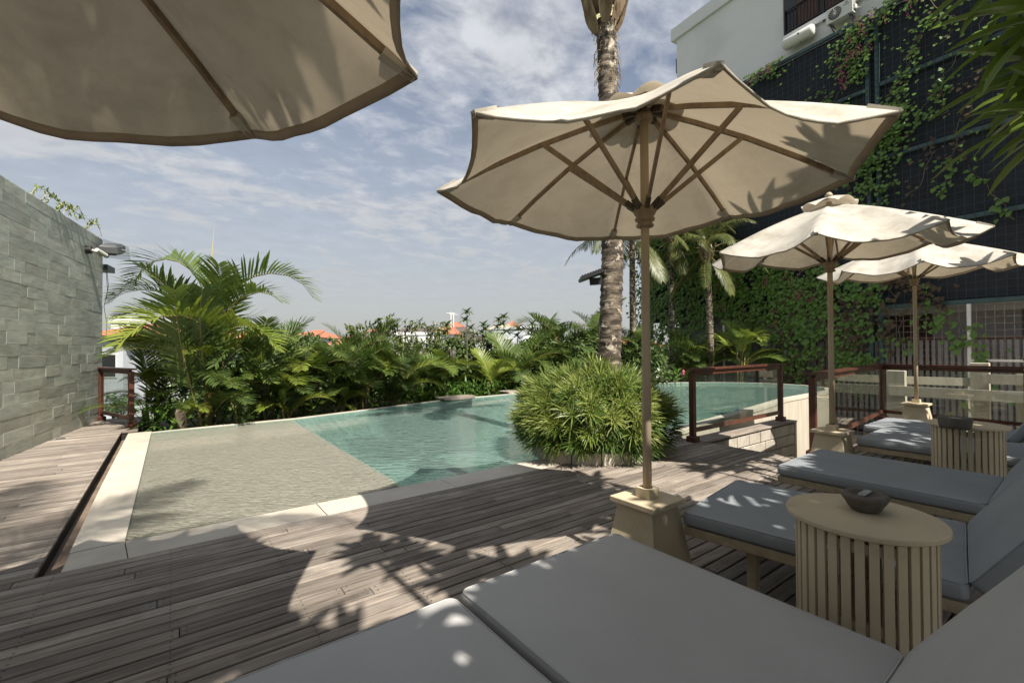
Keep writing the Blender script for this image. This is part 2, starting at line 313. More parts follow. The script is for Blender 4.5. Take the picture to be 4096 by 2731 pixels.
def strip(A, B, step):                                # stones laid between two edges
    for i in range(len(A)-1):
        a0, a1, b0, b1 = V(*A[i][:2]), V(*A[i+1][:2]), V(*B[i][:2]), V(*B[i+1][:2]); k = max(1, round((a1-a0).length/step))
        for j in range(k):
            t, u = j/k, (j+1)/k; stone([a0.lerp(a1, t), a0.lerp(a1, u), b0.lerp(b1, u), b0.lerp(b1, t)])
strip([(-.58, 4.19), (-.24, 4.19), (1.1, 4.19), (2.4, 4.19), (3.7, 4.19), (4.9, 4.19), (6.2, 4.26), (6.8, 4.42)], [(-.58, 4.54), (-.28, 4.56), (1.1, 4.565), (2.4, 4.57), (3.7, 4.58), (4.9, 4.63), (6.2, 4.74), (6.8, 4.78)], 1.5)
strip([inner[i] for i in range(5, 12)], [tuple(offs(i, .22)[:2]) for i in range(5, 12)], 1.4)
strip([inner[i] for i in range(11, 24)], [tuple(offs(i, .13)[:2]) for i in range(11, 24)], 1.6)
strip([(-.60, 10.40), (-.60, 8.4), (-.6, 6.5), (-.585, 4.55)], [(-.28, 10.40), (-.28, 8.4), (-.28, 6.5), (-.28, 4.57)], 2)
b = MB(); b.box(-.58, -.30, 4.2, 10.4, -.55, -.095); b.box(-.58, 6.6, 4.22, 4.5, -.55, -.097); b.build('channel_wall', M['channel'], poolo)
b = MB(); o_ = [offs(i, .2) for i in range(5, 14)]; i_ = [offs(i, .02) for i in range(5, 14)]
for k in range(8): b.prism([tuple(x[:2]) for x in (i_[k], i_[k+1], o_[k+1], o_[k])], -3, -.095)
b.build('pool_outer_wall', M['concrete'], poolo)
for p, q in (((442, 400), (474, 397)), ((506, 393), (536, 390))):
    a = gp(*p, .0); c = gp(*q, .0); ang = math.atan2(c.y-a.y, c.x-a.x); b = MB(); Ln = (c-a).length
    for k in range(4): b.bevbox(0, Ln, k*.115-.1, k*.115+.008, .03, .065, .004)
    b.bevbox(.03, Ln-.03, -.1, -.07, -.01, .03); b.bevbox(.03, Ln-.03, .31, .34, -.01, .03)
    o = b.build('timber_step', M['deck']); o.location = (a.x, a.y, 0); o.rotation_euler = (0, 0, ang)
    o['category'] = 'step'; o['group'] = 'timber steps on the far pool edge'
    o['label'] = 'low weathered wooden step on far pool edge between the palms and shrubs' if p[0] < 500 else 'low weathered wooden step on the far pool edge, half hidden by the round bush'
# ------------------------------------------------------------------ deck
b = MB()
for q in [(-3.9, 6.45, -2.6, 4.13, -.10), (6.45, 11.15, -2.6, 2.36, -.10)]: b.box(q[0], q[1], q[2], q[3], -.3, -.045)
b.prism([(-3.2, 4.13), (-.72, 4.13), (-.72, 10.55), (-.5, 10.6), (-.5, 12.9), (-1.3, 12.9), (-3.2, 1.2)], -.28, -.046)
b.prism([(6.45, 3.84), (9.75, 3.84), (9.75, 4.12), (6.45, 4.12)], -.3, -.047)
b.box(-.80, 3, 4.14, 4.185, -.35, -.05)
deck = b.build('deck', M['gap'], kind='structure')
b = MB(); b.box(-.735, -.585, 4.19, 10.6, -.25, -.15); b.build('channel_floor', M['channel'], deck)
rows = []; PW = .1
def row(v, u0, u1, seed):
    r = random.Random(seed); u = u0 - r.uniform(0, .0); first = True
    while u < u1-.02:
        ln = r.choice((1.8, 2.4, 2.75, 3.1)) if not first else r.uniform(.6, 2.8); first = False
        e = min(u1, u+ln); e = u1 if u1-e < .35 else e
        rows.append((u, e, v)); u = e
i = 0; v = 4.165
while v > -2.5:
    vc = v - PW/2
    if vc > 2.36: u1 = 6.5 + (.0 if vc > 3.7 else 0)
    else: u1 = 11.12
    if vc > 3.78: u1 = 6.5
    row(vc, wallU(vc) + .01 if vc > 1.3 else -3.9, u1, i*7+3); v -= PW; i += 1
v = 4.165
while v < 12.75:
    vc = v + PW/2; row(vc, wallU(vc)+.01, -.70 if vc < 10.6 else -.48, i*7+3); v += PW; i += 1
def plank(b, u0, u1, vc, r, M_=None):
    z = r.uniform(-.0018, .0018); g = .0056; a = r.uniform(-.0012, .0012)
    b.bevbox(u0+.002, u1-.002, vc-PW/2+g, vc+PW/2-g, -.03+z, z, .0035)
def area(q):
    c = V((q[0]+q[1])/2, q[2], 0); x, y, d = px(c)
    if not any(inview(V(q[0]+(q[1]-q[0])*t, q[2], 0), 10) for t in (0, .25, .5, .75, 1)): return 0
    return (q[1]-q[0])*PW/max(d, .3)**3
rows.sort(key=area, reverse=True); r = random.Random(5); rest = MB()
for k, q in enumerate(rows):
    if k < 296:
        c = ((q[0]+q[1])/2); b = MB(); plank(b, q[0]-c, q[1]-c, 0, r); o = b.build('plank', M['deck'], deck); o.location = (c, q[2], 0)
    else: plank(rest, *q, r)
rest.build('distant_planks', M['deck'], deck, kind='stuff')
b = MB()                                              # screw heads
for q in rows:
    if area(q) <= 0 or px(V(q[0], q[2], 0))[2] > 7 and px(V(q[1], q[2], 0))[2] > 7: continue
    u = math.ceil(q[0]/.6)*.6
    us = [q[0]+.03, q[1]-.03]
    while u < q[1]-.05: us.append(u); u += .6
    for u in us:
        for dv_ in (-.025, .025): b.add([V(u+.0045*cos(a*pi/3), q[2]+dv_+.0045*sin(a*pi/3), .0026) for a in range(6)], [tuple(range(6))])
b.build('screw_heads', M['gap'], deck, kind='stuff')
b = MB(); c = gp(67, 434.5); b.lathe((0, 0, 0), [(.06, .0), (.06, .006), (.045, .008), (.04, .004), (.0, .004)], 16, cap=False); o = b.build('deck_light', M['plasticg']); o.location = (-1.45, 10.4, .003)
o['label'] = 'small round uplight set in the deck at the foot of the slate wall'; o['category'] = 'deck light'
# cap strip boards and block wall of the stair opening
for k in range(3):
    b = MB(); b.bevbox(0, 3.25, 0, .108, -.03, .0, .004); o = b.build('plank', M['deck'], deck); o.location = (6.51, 3.79+k*.112, .002)
bw = MB(); bw.box(6.5, 9.72, 3.84, 4.05, -3, -.05); bwo = bw.build('block_wall', M['mortar'])
bwo['label'] = 'pale chipped block wall under the glass railing beside the stair opening'; bwo['category'] = 'wall'
for rr in range(5):
    z = -.05-.2*rr; u = 6.5 + (0 if rr % 2 else -.2)
    while u < 9.7:
        a, e = max(u, 6.5), min(u+.4, 9.7)
        if e-a > .05:
            b = MB(); b.bevbox(a+.006, e-.006, 3.815+random.uniform(-.006, .004), 3.9, z-.19, z-.004, .008); b.build('block', M['block'], bwo)
        u += .4
b = MB(); b.box(9.68, 9.76, 3.8, 4.2, -3, -.03); b.build('end_post', M['concrete'], bwo)
st = thing('staircase', 'wooden stair flight dropping below the deck between the two glass railings', 'stairs', (6.5, 2.4, 0))
for k in range(7):
    b = MB(); b.bevbox(.05+k*.27, .36+k*.27, .0, 1.4, -.19*(k+1)-.03, -.19*(k+1), .004); b.build('tread', M['deck'], st)
b = MB(); b.box(0, 3.2, -.03, -.0, -3, -.31); b.build('stringer', M['concrete'], st)
# ------------------------------------------------------------------ slate wall
wd = V(.1635, 1, 0).normalized(); wang = math.atan2(wd.y, wd.x)
WM = Matrix.Translation(V(-1.81-.1635*9.9, -1.0, 0)) @ Matrix.Rotation(wang, 4, 'Z')       # local x along the wall, -y towards the pool
WL = (12.75+1.0)/wd.y
b = MB(); b.box(0, WL, .012, .32, -.1, 3.74); wall = b.build('slate_wall', M['channel']); wall.matrix_world = WM
wall['label'] = 'tall grey green stone clad wall along the left side of the deck'; wall['category'] = 'wall'
b = MB(); b.box(-.0, WL+.02, -.0, .33, 3.742, 3.765); b.build('wall_coping', M['slate'], wall)
lens = (.31, .44, .58, .72, .86); TM = {}
for i, ln in enumerate(lens):
    for j in range(2):
        b = MB(); b.bevbox(.0015, ln-.0015, -.02, 0.014, .0005, .1695, .0018+.001*j); TM[i, j] = b.mesh('stone_tile', M['slate'])
r = random.Random(8); restw = MB(); ntile = 0
for rr in range(22):
    s = WL; z = rr*.1702
    while s > .05:
        i = r.randrange(5); ln = lens[i]; a = s-ln
        if a < 8.2: restw.box(max(0, a), s-.003, -.014, .012, z, z+.168)
        else:
            o = link('stone_tile', TM[i, r.randrange(2)], wall); sc = 1.0
            o.location = (a, r.uniform(-.0016, .0016), z); ntile += 1
        s = a
restw.build('distant_tiles', M['slate'], wall, kind='stuff')
# things on the wall
t = thing('speaker', 'dark outdoor speaker under clear rain hood at top of slate wall end', 'speaker', tuple(WM @ V(WL-.25, 0, 3.42)), wang)
b = MB(); b.bevbox(-.14, .42, -.36, -.06, -.02, .2, .05, Matrix.Rotation(-.25, 4, 'Y')); b.build('body', M['plasticg'], t)
b = MB(); b.lathe((.16, -.37, .12), [(0, 0), (.05, 0), (.05, .01), (0, .01)], 12); b.build('bracket', M['plasticw'], t)
b = MB(); q = [V(-.25, -.42, .18), V(-.25, .0, .30), V(.32, .0, .36), V(.35, -.42, .24), V(.62, -.40, -.02), V(.62, 0.02, .02)]
b.add(q, [(0, 3, 2, 1), (3, 4, 5, 2)]); b.build('rain_hood', M['clear'], t)
t = thing('security_camera', 'white security camera on black base fixed to the slate wall', 'camera', tuple(WM @ V(WL-.95, -.022, 3.36)), wang)
b = MB(); b.lathe((0, 0, 0), [(.0, 0), (.075, 0), (.075, .08), (0, .08)], 16); o = b.build('base', M['black'], t); o.rotation_euler = (pi/2, 0, 0)
b = MB(); b.tube([(0, -.08, 0), (.05, -.16, -.02)], .022, 8); b.build('arm', M['plasticw'], t)
b = MB(); b.tube([(.0, -.15, .01), (.2, -.24, -.06)], [.04, .042], 12); b.build('body', M['plasticw'], t)
b = MB(); b.tube([(.2, -.24, -.06), (.225, -.251, -.068)], [.045, .04], 12); b.build('lens', M['black'], t)
t = thing('wall_bracket', 'small green copper bracket with dangling wires at the end of slate wall', 'bracket', tuple(WM @ V(WL+.0, .1, 3.12)), wang)
b = MB(); b.bevbox(0, .5, -.2, .1, .0, .12, .005); b.build('bracket_arm', M['steel'], t)
b = MB(); b.tube([(.3, -.1, 0), (.32, -.12, -.4), (.25, -.08, -.75), (.36, -.1, -1.1), (.33, -.1, -1.4)], .005, 5); b.tube([(.36, -.1, 0), (.38, -.12, -.3), (.3, -.1, -.6)], .005, 5); b.build('wire', M['wire'], t)
t = thing('wall_shadow_board', 'unseen flat timber board added high on the slate wall to cast a deck shadow', 'shadow board', tuple(WM @ V(6.2, 0, 2.9)), wang)  # added out of view so that its shadow falls on the left deck
b = MB(); b.prism([(-1.2, -.02), (.9, -.02), (.35, -.55), (-1.2, -.9)], 0, .05); b.build('board', M['redwood'], t)
# ------------------------------------------------------------------ railings
def railing(name_label, posts, H=1.08, gaps=(), post_feet=True, panel=True):
    t = thing('glass_railing', name_label, 'railing', (posts[0][0], posts[0][1], 0), group='red brown wooden railings with glass')
    o0 = V(posts[0][0], posts[0][1], 0); P = [V(x, y, 0)-o0 for x, y in posts]
    for i, p in enumerate(P):
        d = (P[min(i+1, len(P)-1)]-P[max(i-1, 0)]).normalized(); Mx = Matrix.Translation(p) @ Matrix.Rotation(math.atan2(d.y, d.x), 4, 'Z')
        b = MB(); b.bevbox(-.038, .038, -.038, .038, 0, H-.04, .004, Mx); b.build('post', M['redwood'], t)
        if post_feet: b = MB(); b.bevbox(-.07, .07, -.07, .07, 0, .085, .006, Mx); b.build('post_foot', M['redwood'], t)
    for i in range(len(P)-1):
        a, c = P[i], P[i+1]; d = (c-a).normalized(); z = V(0, 0, 1)
        b = MB(); b.bar(a-d*.07+z*(H-.0), c+d*.07+z*(H-.0), .13, .03); b.bar(a+d*.04+z*(H-.055), c-d*.04+z*(H-.055), .05, .07); b.build('top_rail', M['redwood'], t)
        b = MB(); b.bar(a+d*.039+z*.17, c-d*.039+z*.17, .045, .06); b.build('bottom_rail', M['redwood'], t)
        if panel: b = MB(); b.bar(a+d*.04+z*((H-.09+.2)/2), c-d*.04+z*((H-.09+.2)/2), .010, H-.09-.2); b.build('glass_pane', M['glass'], t)
    return t
railing('short glass railing between the slate wall and the palms', [(-1.16, 12.55), (-.60, 11.05)])
railing('glass railing with two bays standing in front of the green pool', [(6.38, 3.93), (9.45, 3.96)], 1.10)
railing('corner glass railing behind the far loungers and parasols', [(6.72, 2.42), (11.10, 2.80), (10.98, .9), (10.86, -1.4)], 1.08)
# ------------------------------------------------------------------ parasols
def pedestal(t, h=.5):
    b = MB(); a, c = .205, .128
    b.add([(-a,-a,0),(a,-a,0),(a,a,0),(-a,a,0),(-c,-c,h-.035),(c,-c,h-.035),(c,c,h-.035),(-c,c,h-.035)], [(0,1,5,4),(1,2,6,5),(2,3,7,6),(3,0,4,7),(4,5,6,7)])
    b.build('pedestal', M['beige'], t)
    b = MB(); b.bevbox(-.165, .165, -.165, .165, h-.034, h, .004); b.build('pedestal_cap', M['beige'], t)
    b = MB(); s = .05; q = .034; zz0, zz1 = h, h+.06
    vs = []; fs = []
    for z in (zz0, zz1):
        vs += [(s*x, s*y, z) for x, y in ((-1,-1),(1,-1),(1,1),(-1,1))] + [(q*cos(2*pi*k/16), q*sin(2*pi*k/16), z) for k in range(16)]
    fs = [(i, (i+1)%4, 20+(i+1)%4, 20+i) for i in range(4)] + [(4+(k+1)%16, 4+k, 24+k, 24+(k+1)%16) for k in range(16)]
    for k in range(16):                              # top annulus
        ca = int(((k+.5)/16*4+2) % 4); fs.append((24+k, 20+ca, 24+(k+1)%16))
    for c_ in range(4):
        k = (c_*4 + 8) % 16; fs.append((20+c_, 20+(c_-1)%4, 24+k))
    b.add(vs, fs); b.build('socket', M['beige'], t)
def parasol(label, base, ph, R, zt, lean=(0, 0), tips=None, sag=.12, seed=0):
    t = thing('parasol', label, 'parasol', (base[0], base[1], 0), group='cream canvas parasols on beige pedestals'); rnd = random.Random(seed)
    pedestal(t)
    apex = zt + .50
    Mx = Matrix()
    b = MB(); b.tube([(0, 0, .5), (0, 0, 1.2), (0, 0, 1.9), (0, 0, apex+.02)], [.028, .028, .027, .027], 14); b.build('pole', M['pole'], t, True)
    if tips is None: tips = [(ph - i*pi/4, R*(1+rnd.uniform(-.02, .02)), zt + R*(lean[0]*cos(ph-i*pi/4)+lean[1]*sin(ph-i*pi/4))+rnd.uniform(-.01, .01)) for i in range(8)]
    T = [V(r_*cos(a), r_*sin(a), z) for a, r_, z in tips]; top = V(0, 0, apex)
    r0 = .05
    # canopy
    ns, nt = 14, 10; vs = []; fs = []
    def surf(i, u, s, inset=0):
        A, B = T[i], T[(i+1) % 8]; tip = A.lerp(B, u); k = 1-(2*u-1)**2
        q = top.lerp(tip, s); q.z += .04*sin(pi*s)
        hor = V(q.x, q.y, 0)*(1-.065*k*s**2); q = V(hor.x, hor.y, q.z - sag*k*s**1.4)
        q.z += .014*noise.noise(V(q.x*3+seed*9, q.y*3, 0))*k + .006*k*s*sin(u*17+i)*s + .007*noise.noise(V(u*9+i*7, s*2.5, seed))*k + .004*sin(s*55+i)*max(0, s-.7)*(1-k)
        return q
    for i in range(8):
        for j in range(nt):
            for k in range(ns+1):
                s = r0/R + (1-r0/R)*k/ns; vs.append(surf(i, j/nt, s))
    W = ns+1; tot = 8*nt
    for c in range(tot):
        for k in range(ns): a = c*W+k; d_ = ((c+1) % tot)*W+k; fs.append((a, a+1, d_+1, d_))
    b = MB(); b.add(vs, fs); b.build('canopy', M['canvas'], t, True)
    # hem band just under the edge
    b = MB(); vs = []; 
    for c in range(tot):
        i, j = divmod(c, nt); q = surf(i, j/nt, 1.0); q2 = surf(i, j/nt, .972); k = sin(c*2.3)*.0015
        vs += [q+V(0, 0, .003), q+V(0, 0, -.012+k), q2+V(0, 0, -.007+k), q2 + V(0, 0, -.0035)]
    fs = []
    for c in range(tot):
        a = c*4; d_ = ((c+1) % tot)*4; fs += [(a, a+1, d_+1, d_), (a+1, a+2, d_+2, d_+1), (a+2, a+3, d_+3, d_+2)]
    b.add(vs, fs); b.m = [0 if q_ % 3 == 0 else 1 for q_ in range(len(fs))]; b.build('hem', [M['canvas'], M['hem']], t, True)
    # vent cap
    vs = [top+V(0, 0, .085)]; fs = []; n_ = 48
    for rr in (.1, .2, .27):
        for c in range(n_):
            a = 2*pi*c/n_ + ph; k = (1-abs(cos(4*(a-ph))))
            vs.append(V(rr*cos(a), rr*sin(a), apex+.085-.30*rr-.045*k*(rr/.27)**2+.012*sin(3*a+seed)))
    for c in range(n_): fs.append((0, 1+c, 1+(c+1) % n_))
    for q in range(2):
        for c in range(n_): a = 1+q*n_; fs.append((a+c, a+n_+c, a+n_+(c+1) % n_, a+(c+1) % n_))
    b = MB(); b.add(vs, fs); b.build('vent_cap', M['canvas'], t, True)
    b = MB(); b.lathe((0, 0, apex), [(0, .075), (.035, .08), (.04, .10), (.02, .13), (0, .135)], 14, cap=False); b.build('finial', M['pole'], t, True)
    # hubs
    b = MB(); b.lathe((0, 0, apex-.10), [(.028, 0), (.055, .005), (.06, .03), (.055, .06), (.03, .065)], 18, cap=False); b.build('top_hub', M['teak'], t, True)
    zc = zt - .19
    b = MB(); b.lathe((0, 0, zc-.09), [(.03, 0), (.052, .004), (.056, .015), (.046, .027), (.042, .034), (.06, .043), (.063, .056), (.05, .066), (.062, .08), (.072, .10), (.072, .125), (.03, .13)], 24, cap=False); b.build('runner', M['teak'], t, True)
    for i in range(8):
        A = T[i]; d = (A-top); hd = V(A.x, A.y, 0).normalized()
        def under(s, o=.022): q = top.lerp(A, s); q.z += .04*sin(pi*s) - o; return q
        b = MB(); ss = [.045, .25, .5, .75, .985]
        for k in range(4): b.bar(under(ss[k]), under(ss[k+1]), .019, .028)
        rb = b.build('rib', M['teak'], t)
        b = MB(); b.bar(under(.9, .022), under(.992, .014), .045, .05, .03, .03); b.build('rib_pocket', M['canvas'], t)
        b = MB(); e = under(.47, .035); s_ = V(hd.x*.062, hd.y*.062, zc+.03); b.bar(s_, e, .018, .029); b.build('strut', M['teak'], t)
        b = MB(); b.bar(s_ + (s_-e).normalized()*.01, s_.lerp(e, .1), .026, .036); b.build('strut_fitting', M['fit'], t)
        b = MB(); b.bar(under(.03), under(.10), .03, .038); b.build('rib_fitting', M['fit'], rb)
    return t
U1 = V(2.42, 1.81, 0)
tips1 = [(math.radians(184-45*i), r_, z) for i, (r_, z) in enumerate([(1.36, 2.5), (1.35, 2.49), (1.34, 2.52), (1.40, 2.48), (1.22, 2.5), (1.28, 2.49), (1.27, 2.46), (1.27, 2.48)])]
parasol('nearest whole cream parasol, seen from below with leaf shadows on its canvas', U1, 0, 1.3, 2.49, tips=tips1, sag=.085, seed=1)
parasol('middle cream parasol whose rippled canopy is seen between two others', (6.0, 1.97), 2.596, 1.3, 2.566, (.072, -.007), seed=2)
parasol('farthest cream parasol at the right edge, behind the corner railing bench', (9.85, 2.03), 2.63, 1.36, 2.72, (.05, .0), seed=3)
parasol('large cream canopy filling the upper left corner, seen from below', (-.60, 1.50), math.radians(1), 1.33, 2.45, seed=4)
# ------------------------------------------------------------------ loungers
def cushion(b, x0, x1, y0, y1, z0, z1, Mx=Matrix(), rad=.038, puff=.007):
    n = 0; out = []; nn = 7
    for cx, cy, a0 in ((x1-rad, y1-rad, 0), (x0+rad, y1-rad, pi/2), (x0+rad, y0+rad, pi), (x1-rad, y0+rad, 1.5*pi)):
        for k in range(nn): a = a0+pi/2*k/(nn-1); out.append((cx, cy, a))
    # split the straight sides
    pts = []
    for i, (cx, cy, a) in enumerate(out):
        pts.append((cx, cy, a, rad))
    P = []
    for i in range(len(pts)):
        c0 = V(pts[i][0]+rad*cos(pts[i][2]), pts[i][1]+rad*sin(pts[i][2])); c1 = V(pts[(i+1)%len(pts)][0]+rad*cos(pts[(i+1)%len(pts)][2]), pts[(i+1)%len(pts)][1]+rad*sin(pts[(i+1)%len(pts)][2]))
        m_ = 1 if (i+1) % nn else 8
        for k in range(m_): P.append(c0.lerp(c1, k/m_))
    C = V((x0+x1)/2, (y0+y1)/2); W_, H_ = (x1-x0)/2, (y1-y0)/2; h = z1-z0
    rings = [(.02, 0), (.005, .1*h), (0, .25*h), (0, .72*h), (.003, .88*h), (.009, .97*h), (.02, h), (.07, h+puff*.45), (.14, h+puff*.8), (.26, h+puff), (.42, h+puff*1.05)]
    vs = []; seam = []
    for ins, z in rings:
        for k, p in enumerate(P):
            q = p-C; q = V(q.x*(1-ins/W_*min(1, W_/H_*1.0)), q.y*(1-ins/H_*min(1, H_/W_)))+C
            wv = .006*noise.noise(V(p.x*5, p.y*5, z*9)) if ins < .02 else .005*noise.noise(V(q.x*4, q.y*4, 2))
            r_ = (q-C); q = C + r_*(1+wv) if ins < .02 else q
            vs.append(Mx @ V(q.x, q.y, z0+z+(wv if ins >= .02 else 0)))
    m_ = len(P); fs = [(i*m_+k, i*m_+(k+1)%m_, (i+1)*m_+(k+1)%m_, (i+1)*m_+k) for i in range(len(rings)-1) for k in range(m_)]
    fs += [tuple(range(m_))[::-1], tuple(range((len(rings)-1)*m_, len(rings)*m_))]
    b.add(vs, fs)
    return [vs[5*m_+k] for k in range(m_)]
def lounger(label, x, y, rz=0, w_=.97, mt='vinyl', back=math.radians(56)):
    t = thing('sun_lounger', label, 'sun lounger', (x, y, 0), math.radians(rz), 'grey cushioned sun loungers on the deck')
    Ls, Lb = 1.25, .74; T_ = .357
    b = MB()
    for a in (0.01, w_-.05): b.bevbox(a, a+.04, -Ls-.72, -.01, .298, .352, .004)
    b.bevbox(.05, w_-.05, -.05, -.01, .30, .350, .004); b.bevbox(.05, w_-.05, -Ls-.72, -Ls-.68, .30, .35, .004)
    b.bevbox(.05, w_-.05, -Ls+.02, -.05, .33, .353, .003)
    b.build('frame', M['frame'], t)
    for ly in (-.34, -Ls-.45):
        for lx in (.1, w_-.17): b = MB(); b.bevbox(lx, lx+.07, ly-.05, ly, 0, .2985, .005); b.build('leg', M['frame'], t)
        b = MB(); b.bevbox(.17, w_-.17, ly-.04, ly-.01, .18, .298, .004); b.build('cross_board', M['frame'], t)
    b = MB(); sm = cushion(b, .0, w_, -Ls, 0, T_, .436); mo = b.build('mattress', M[mt], t, True)
    b = MB(); b.tube(sm + [sm[0]], .0038, 5, False); b.build('piping', M[mt], mo, True)
    Mx = Matrix.Translation(V(0, -Ls-.058, T_+.035)) @ Matrix.Rotation(-back, 4, 'X') 
    b = MB(); b.bevbox(.03, w_-.03, -Lb, 0, -.028, -.002, .004, Mx); b.build('backrest_board', M['frame'], t)
    b = MB(); sm = cushion(b, 0, w_, -Lb, -.0, 0, .075, Mx, puff=.02); bo = b.build('backrest_cushion', M[mt], t, True)
    b = MB(); b.tube(sm + [sm[0]], .0038, 5, False); b.build('piping', M[mt], bo, True)
    b = MB(); e = Mx @ V(.2, -Lb*.7, -.03); b.bar(e, V(.2, -Ls-.6, .31), .03, .02); e = Mx @ V(w_-.2, -Lb*.7, -.03); b.bar(e, V(w_-.2, -Ls-.6, .31), .03, .02); b.build('backrest_prop', M['frame'], t)
lounger('lounger with warm grey cushion cut by the bottom edge of the picture', -.09, 1.655, 0, 1.02, 'vinylw')
lounger('front warm grey lounger in the foreground, left of the slatted table', .965, 1.68, 0, .985, 'vinylw')
lounger('lounger just behind the nearer slatted table, beside the nearest pedestal', 2.51, 1.63, 8.5, .96)
lounger('blue grey lounger between the two slatted tables, right of the dappled deck', 4.12, 1.77, 1.2, 1.0)
lounger('lounger left in the far pair, behind the farther slatted table', 6.03, 1.76, .5, .98)
lounger('farthest lounger, sunlit at its foot next to the corner railing', 7.05, 1.98, .5, 1.05)
# ------------------------------------------------------------------ tables
def table(label, x, y, ts=1.0):
    t = thing('side_table', label, 'side table', (x, y, 0), group='round slatted side tables')
    R = .272; b = MB(); b.lathe((0, 0, .728), [(0, 0), (R-.004, 0), (R, .004), (R, .018), (R-.003, .022), (0, .022)], 64, cap=False); b.build('table_top', M['beige'], t, False)
    me = MB(); me.bevbox(-.0155, .0155, -.012, 0, .015, .727, .002); me = me.mesh('slat', M['beige'])
    for k in range(34):
        a = 2*pi*k/34+.05; o = link('slat', me, t); o.location = (.238*cos(a), .238*sin(a), 0); o.rotation_euler = (0, 0, a-pi/2)
    for z in (.1, .36, .66):
        b = MB(); b.lathe((0, 0, z), [(.195, 0), (.224, 0), (.224, .04), (.195, .04), (.195, 0)], 34, cap=False); b.build('ring', M['beige'], t)
table('nearer round slatted beige table, holding the gravel topped stone bowl', 2.31, .655)
table('farther round slatted beige table between the rear loungers', 5.68, .83)
g = gp(865, 509, .751)
t = thing('ashtray', 'dark rough stone ashtray filled with pale gravel on the nearer table', 'ashtray', (g.x, g.y, .7505), group='stone ashtrays')
b = MB(); b.lathe((0, 0, 0), [(0, 0), (.055, 0), (.066, .012), (.093, .055), (.098, .066), (.092, .073), (.06, .074), (.055, .066), (0, .066)], 32, 1.05, .95, cap=False)
b.v = [(x+.005*noise.noise(V(x*20, y*20, z*20)), y+.005*noise.noise(V(x*20+5, y*20, z*20)), z+(.002*noise.noise(V(x*25, y*25, 1)) if z > .02 else 0)) for x, y, z in b.v]
b.v = [(x*.92, y*.92, z*.95) for x, y, z in b.v]; b.build('bowl', M['bowl'], t, True)
b = MB(); r = random.Random(2)                        # raked braid of gravel
for k in range(9):
    for q in range(7):
        a = q/7*2*pi; cx = (k-4)*.0105; b.tube([(cx+.009*cos(a), .012*sin(a), .071), (cx+.009*cos(a+.9), .012*sin(a+.9), .0735)], .0022, 4)
b.build('gravel', M['pebble'], t, kind='stuff')
g = gp(955, 427, .751)
t = thing('ashtray', 'round dark straight sided stone ashtray on the farther table', 'ashtray', (g.x, g.y, .7505), group='stone ashtrays')
b = MB(); b.lathe((0, 0, 0), [(0, 0), (.098, 0), (.104, .02), (.112, .082), (.106, .088), (.06, .088), (.055, .075), (0, .075)], 32, cap=False); b.build('bowl', M['bowl'], t, True)
b = MB(); b.lathe((0, 0, .073), [(0, .012), (.04, .01), (.056, .003)], 20, cap=False); b.build('gravel', M['pebble'], t, kind='stuff')
# ------------------------------------------------------------------ building on the right with the green wall
BP, BD = V(20.6, 5.2, 0), V(.11, .994, 0).normalized()
BM = Matrix.Translation(V(20.6-.11*5.23, 0, 0)) @ Matrix.Rotation(math.atan2(BD.y, BD.x), 4, 'Z')     # local x = along facade (about V), +y away to the left = outwards
def bl(x, y, d=0.0):                                   # pixel on facade -> local x, z
    c = CM.translation; dr = R3 @ Vector(((x-512)/F_PX, -(y-341)/F_PX, -1)); n = V(-BD.y, BD.x, 0); p0 = V(20.6-.11*5.23, 0, 0)
    t = ((p0 - c).dot(n) + d)/dr.dot(n); p = c+dr*t; q = BM.inverted() @ p; return q.x, q.z
hotel = thing('hotel_building', 'white rendered hotel block with balcony above the dark green wall', 'building', BM.translation, math.atan2(BD.y, BD.x))
xc = 14.1; zt_ = 18.5
b = MB(); b.box(-14, xc, -12, -.02, 13.3, 17.85); b.box(-14, xc+.001, -.02, .0, 13.3, 14.45)
b.build('upper_wall', M['whitewall'], hotel)
b = MB(); b.box(-14, xc+.28, -12, .10, 17.86, zt_); b.build('parapet', M['whitewall'], hotel)
b = MB(); b.box(7.5, xc-.005, -11.9, -.06, -6, 13.29); b.box(-14, 7.5, -11.9, -4.2, -6, 13.295); b.build('lower_wall', M['greywall'], hotel)
b = MB(); b.box(-14, 8.45, -1.5, .16, 14.35, 14.6); b.build('balcony_slab', M['whitewall'], hotel)
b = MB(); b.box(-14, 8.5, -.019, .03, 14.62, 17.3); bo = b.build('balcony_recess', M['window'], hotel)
for x0, x1 in ((7.1, 7.9), (6.1, 6.95)):
    b = MB(); b.bevbox(x0, x1, .031, .08, 14.63, 17.0, .01); b.build('wooden_door', M['doorwood'], hotel)
b = MB(); b.box(4.6, 6.0, .031, .07, 14.6, 17.3); b.build('balcony_pier', M['whitewall'], hotel)
rl = thing('balcony_railing', 'black metal balcony railing on the white hotel block', 'railing', BM.translation, math.atan2(BD.y, BD.x))
b = MB(); b.bar((3.5, .12, 15.62), (8.42, .12, 15.62), .05, .04); b.bar((8.40, .12, 15.6), (8.40, -.02, 15.6), .05, .04); b.build('top_rail', M['black'], rl)
b = MB(); b.bar((3.5, .12, 14.72), (8.42, .12, 14.72), .04, .04); b.build('bottom_rail', M['black'], rl)
x = 8.40; k = 0
me = MB(); me.box(-.012, .012, -.012, .012, 14.72, 15.6); me = me.mesh('baluster', M['black'])
while x > 3.6:
    if k % 12 == 0: b = MB(); b.box(x-.03, x+.03, .09, .15, 14.3, 15.7); b.build('post', M['black'], rl)
    else: o = link('baluster', me, rl); o.location = (x, .12, 0)
    x -= .125; k += 1
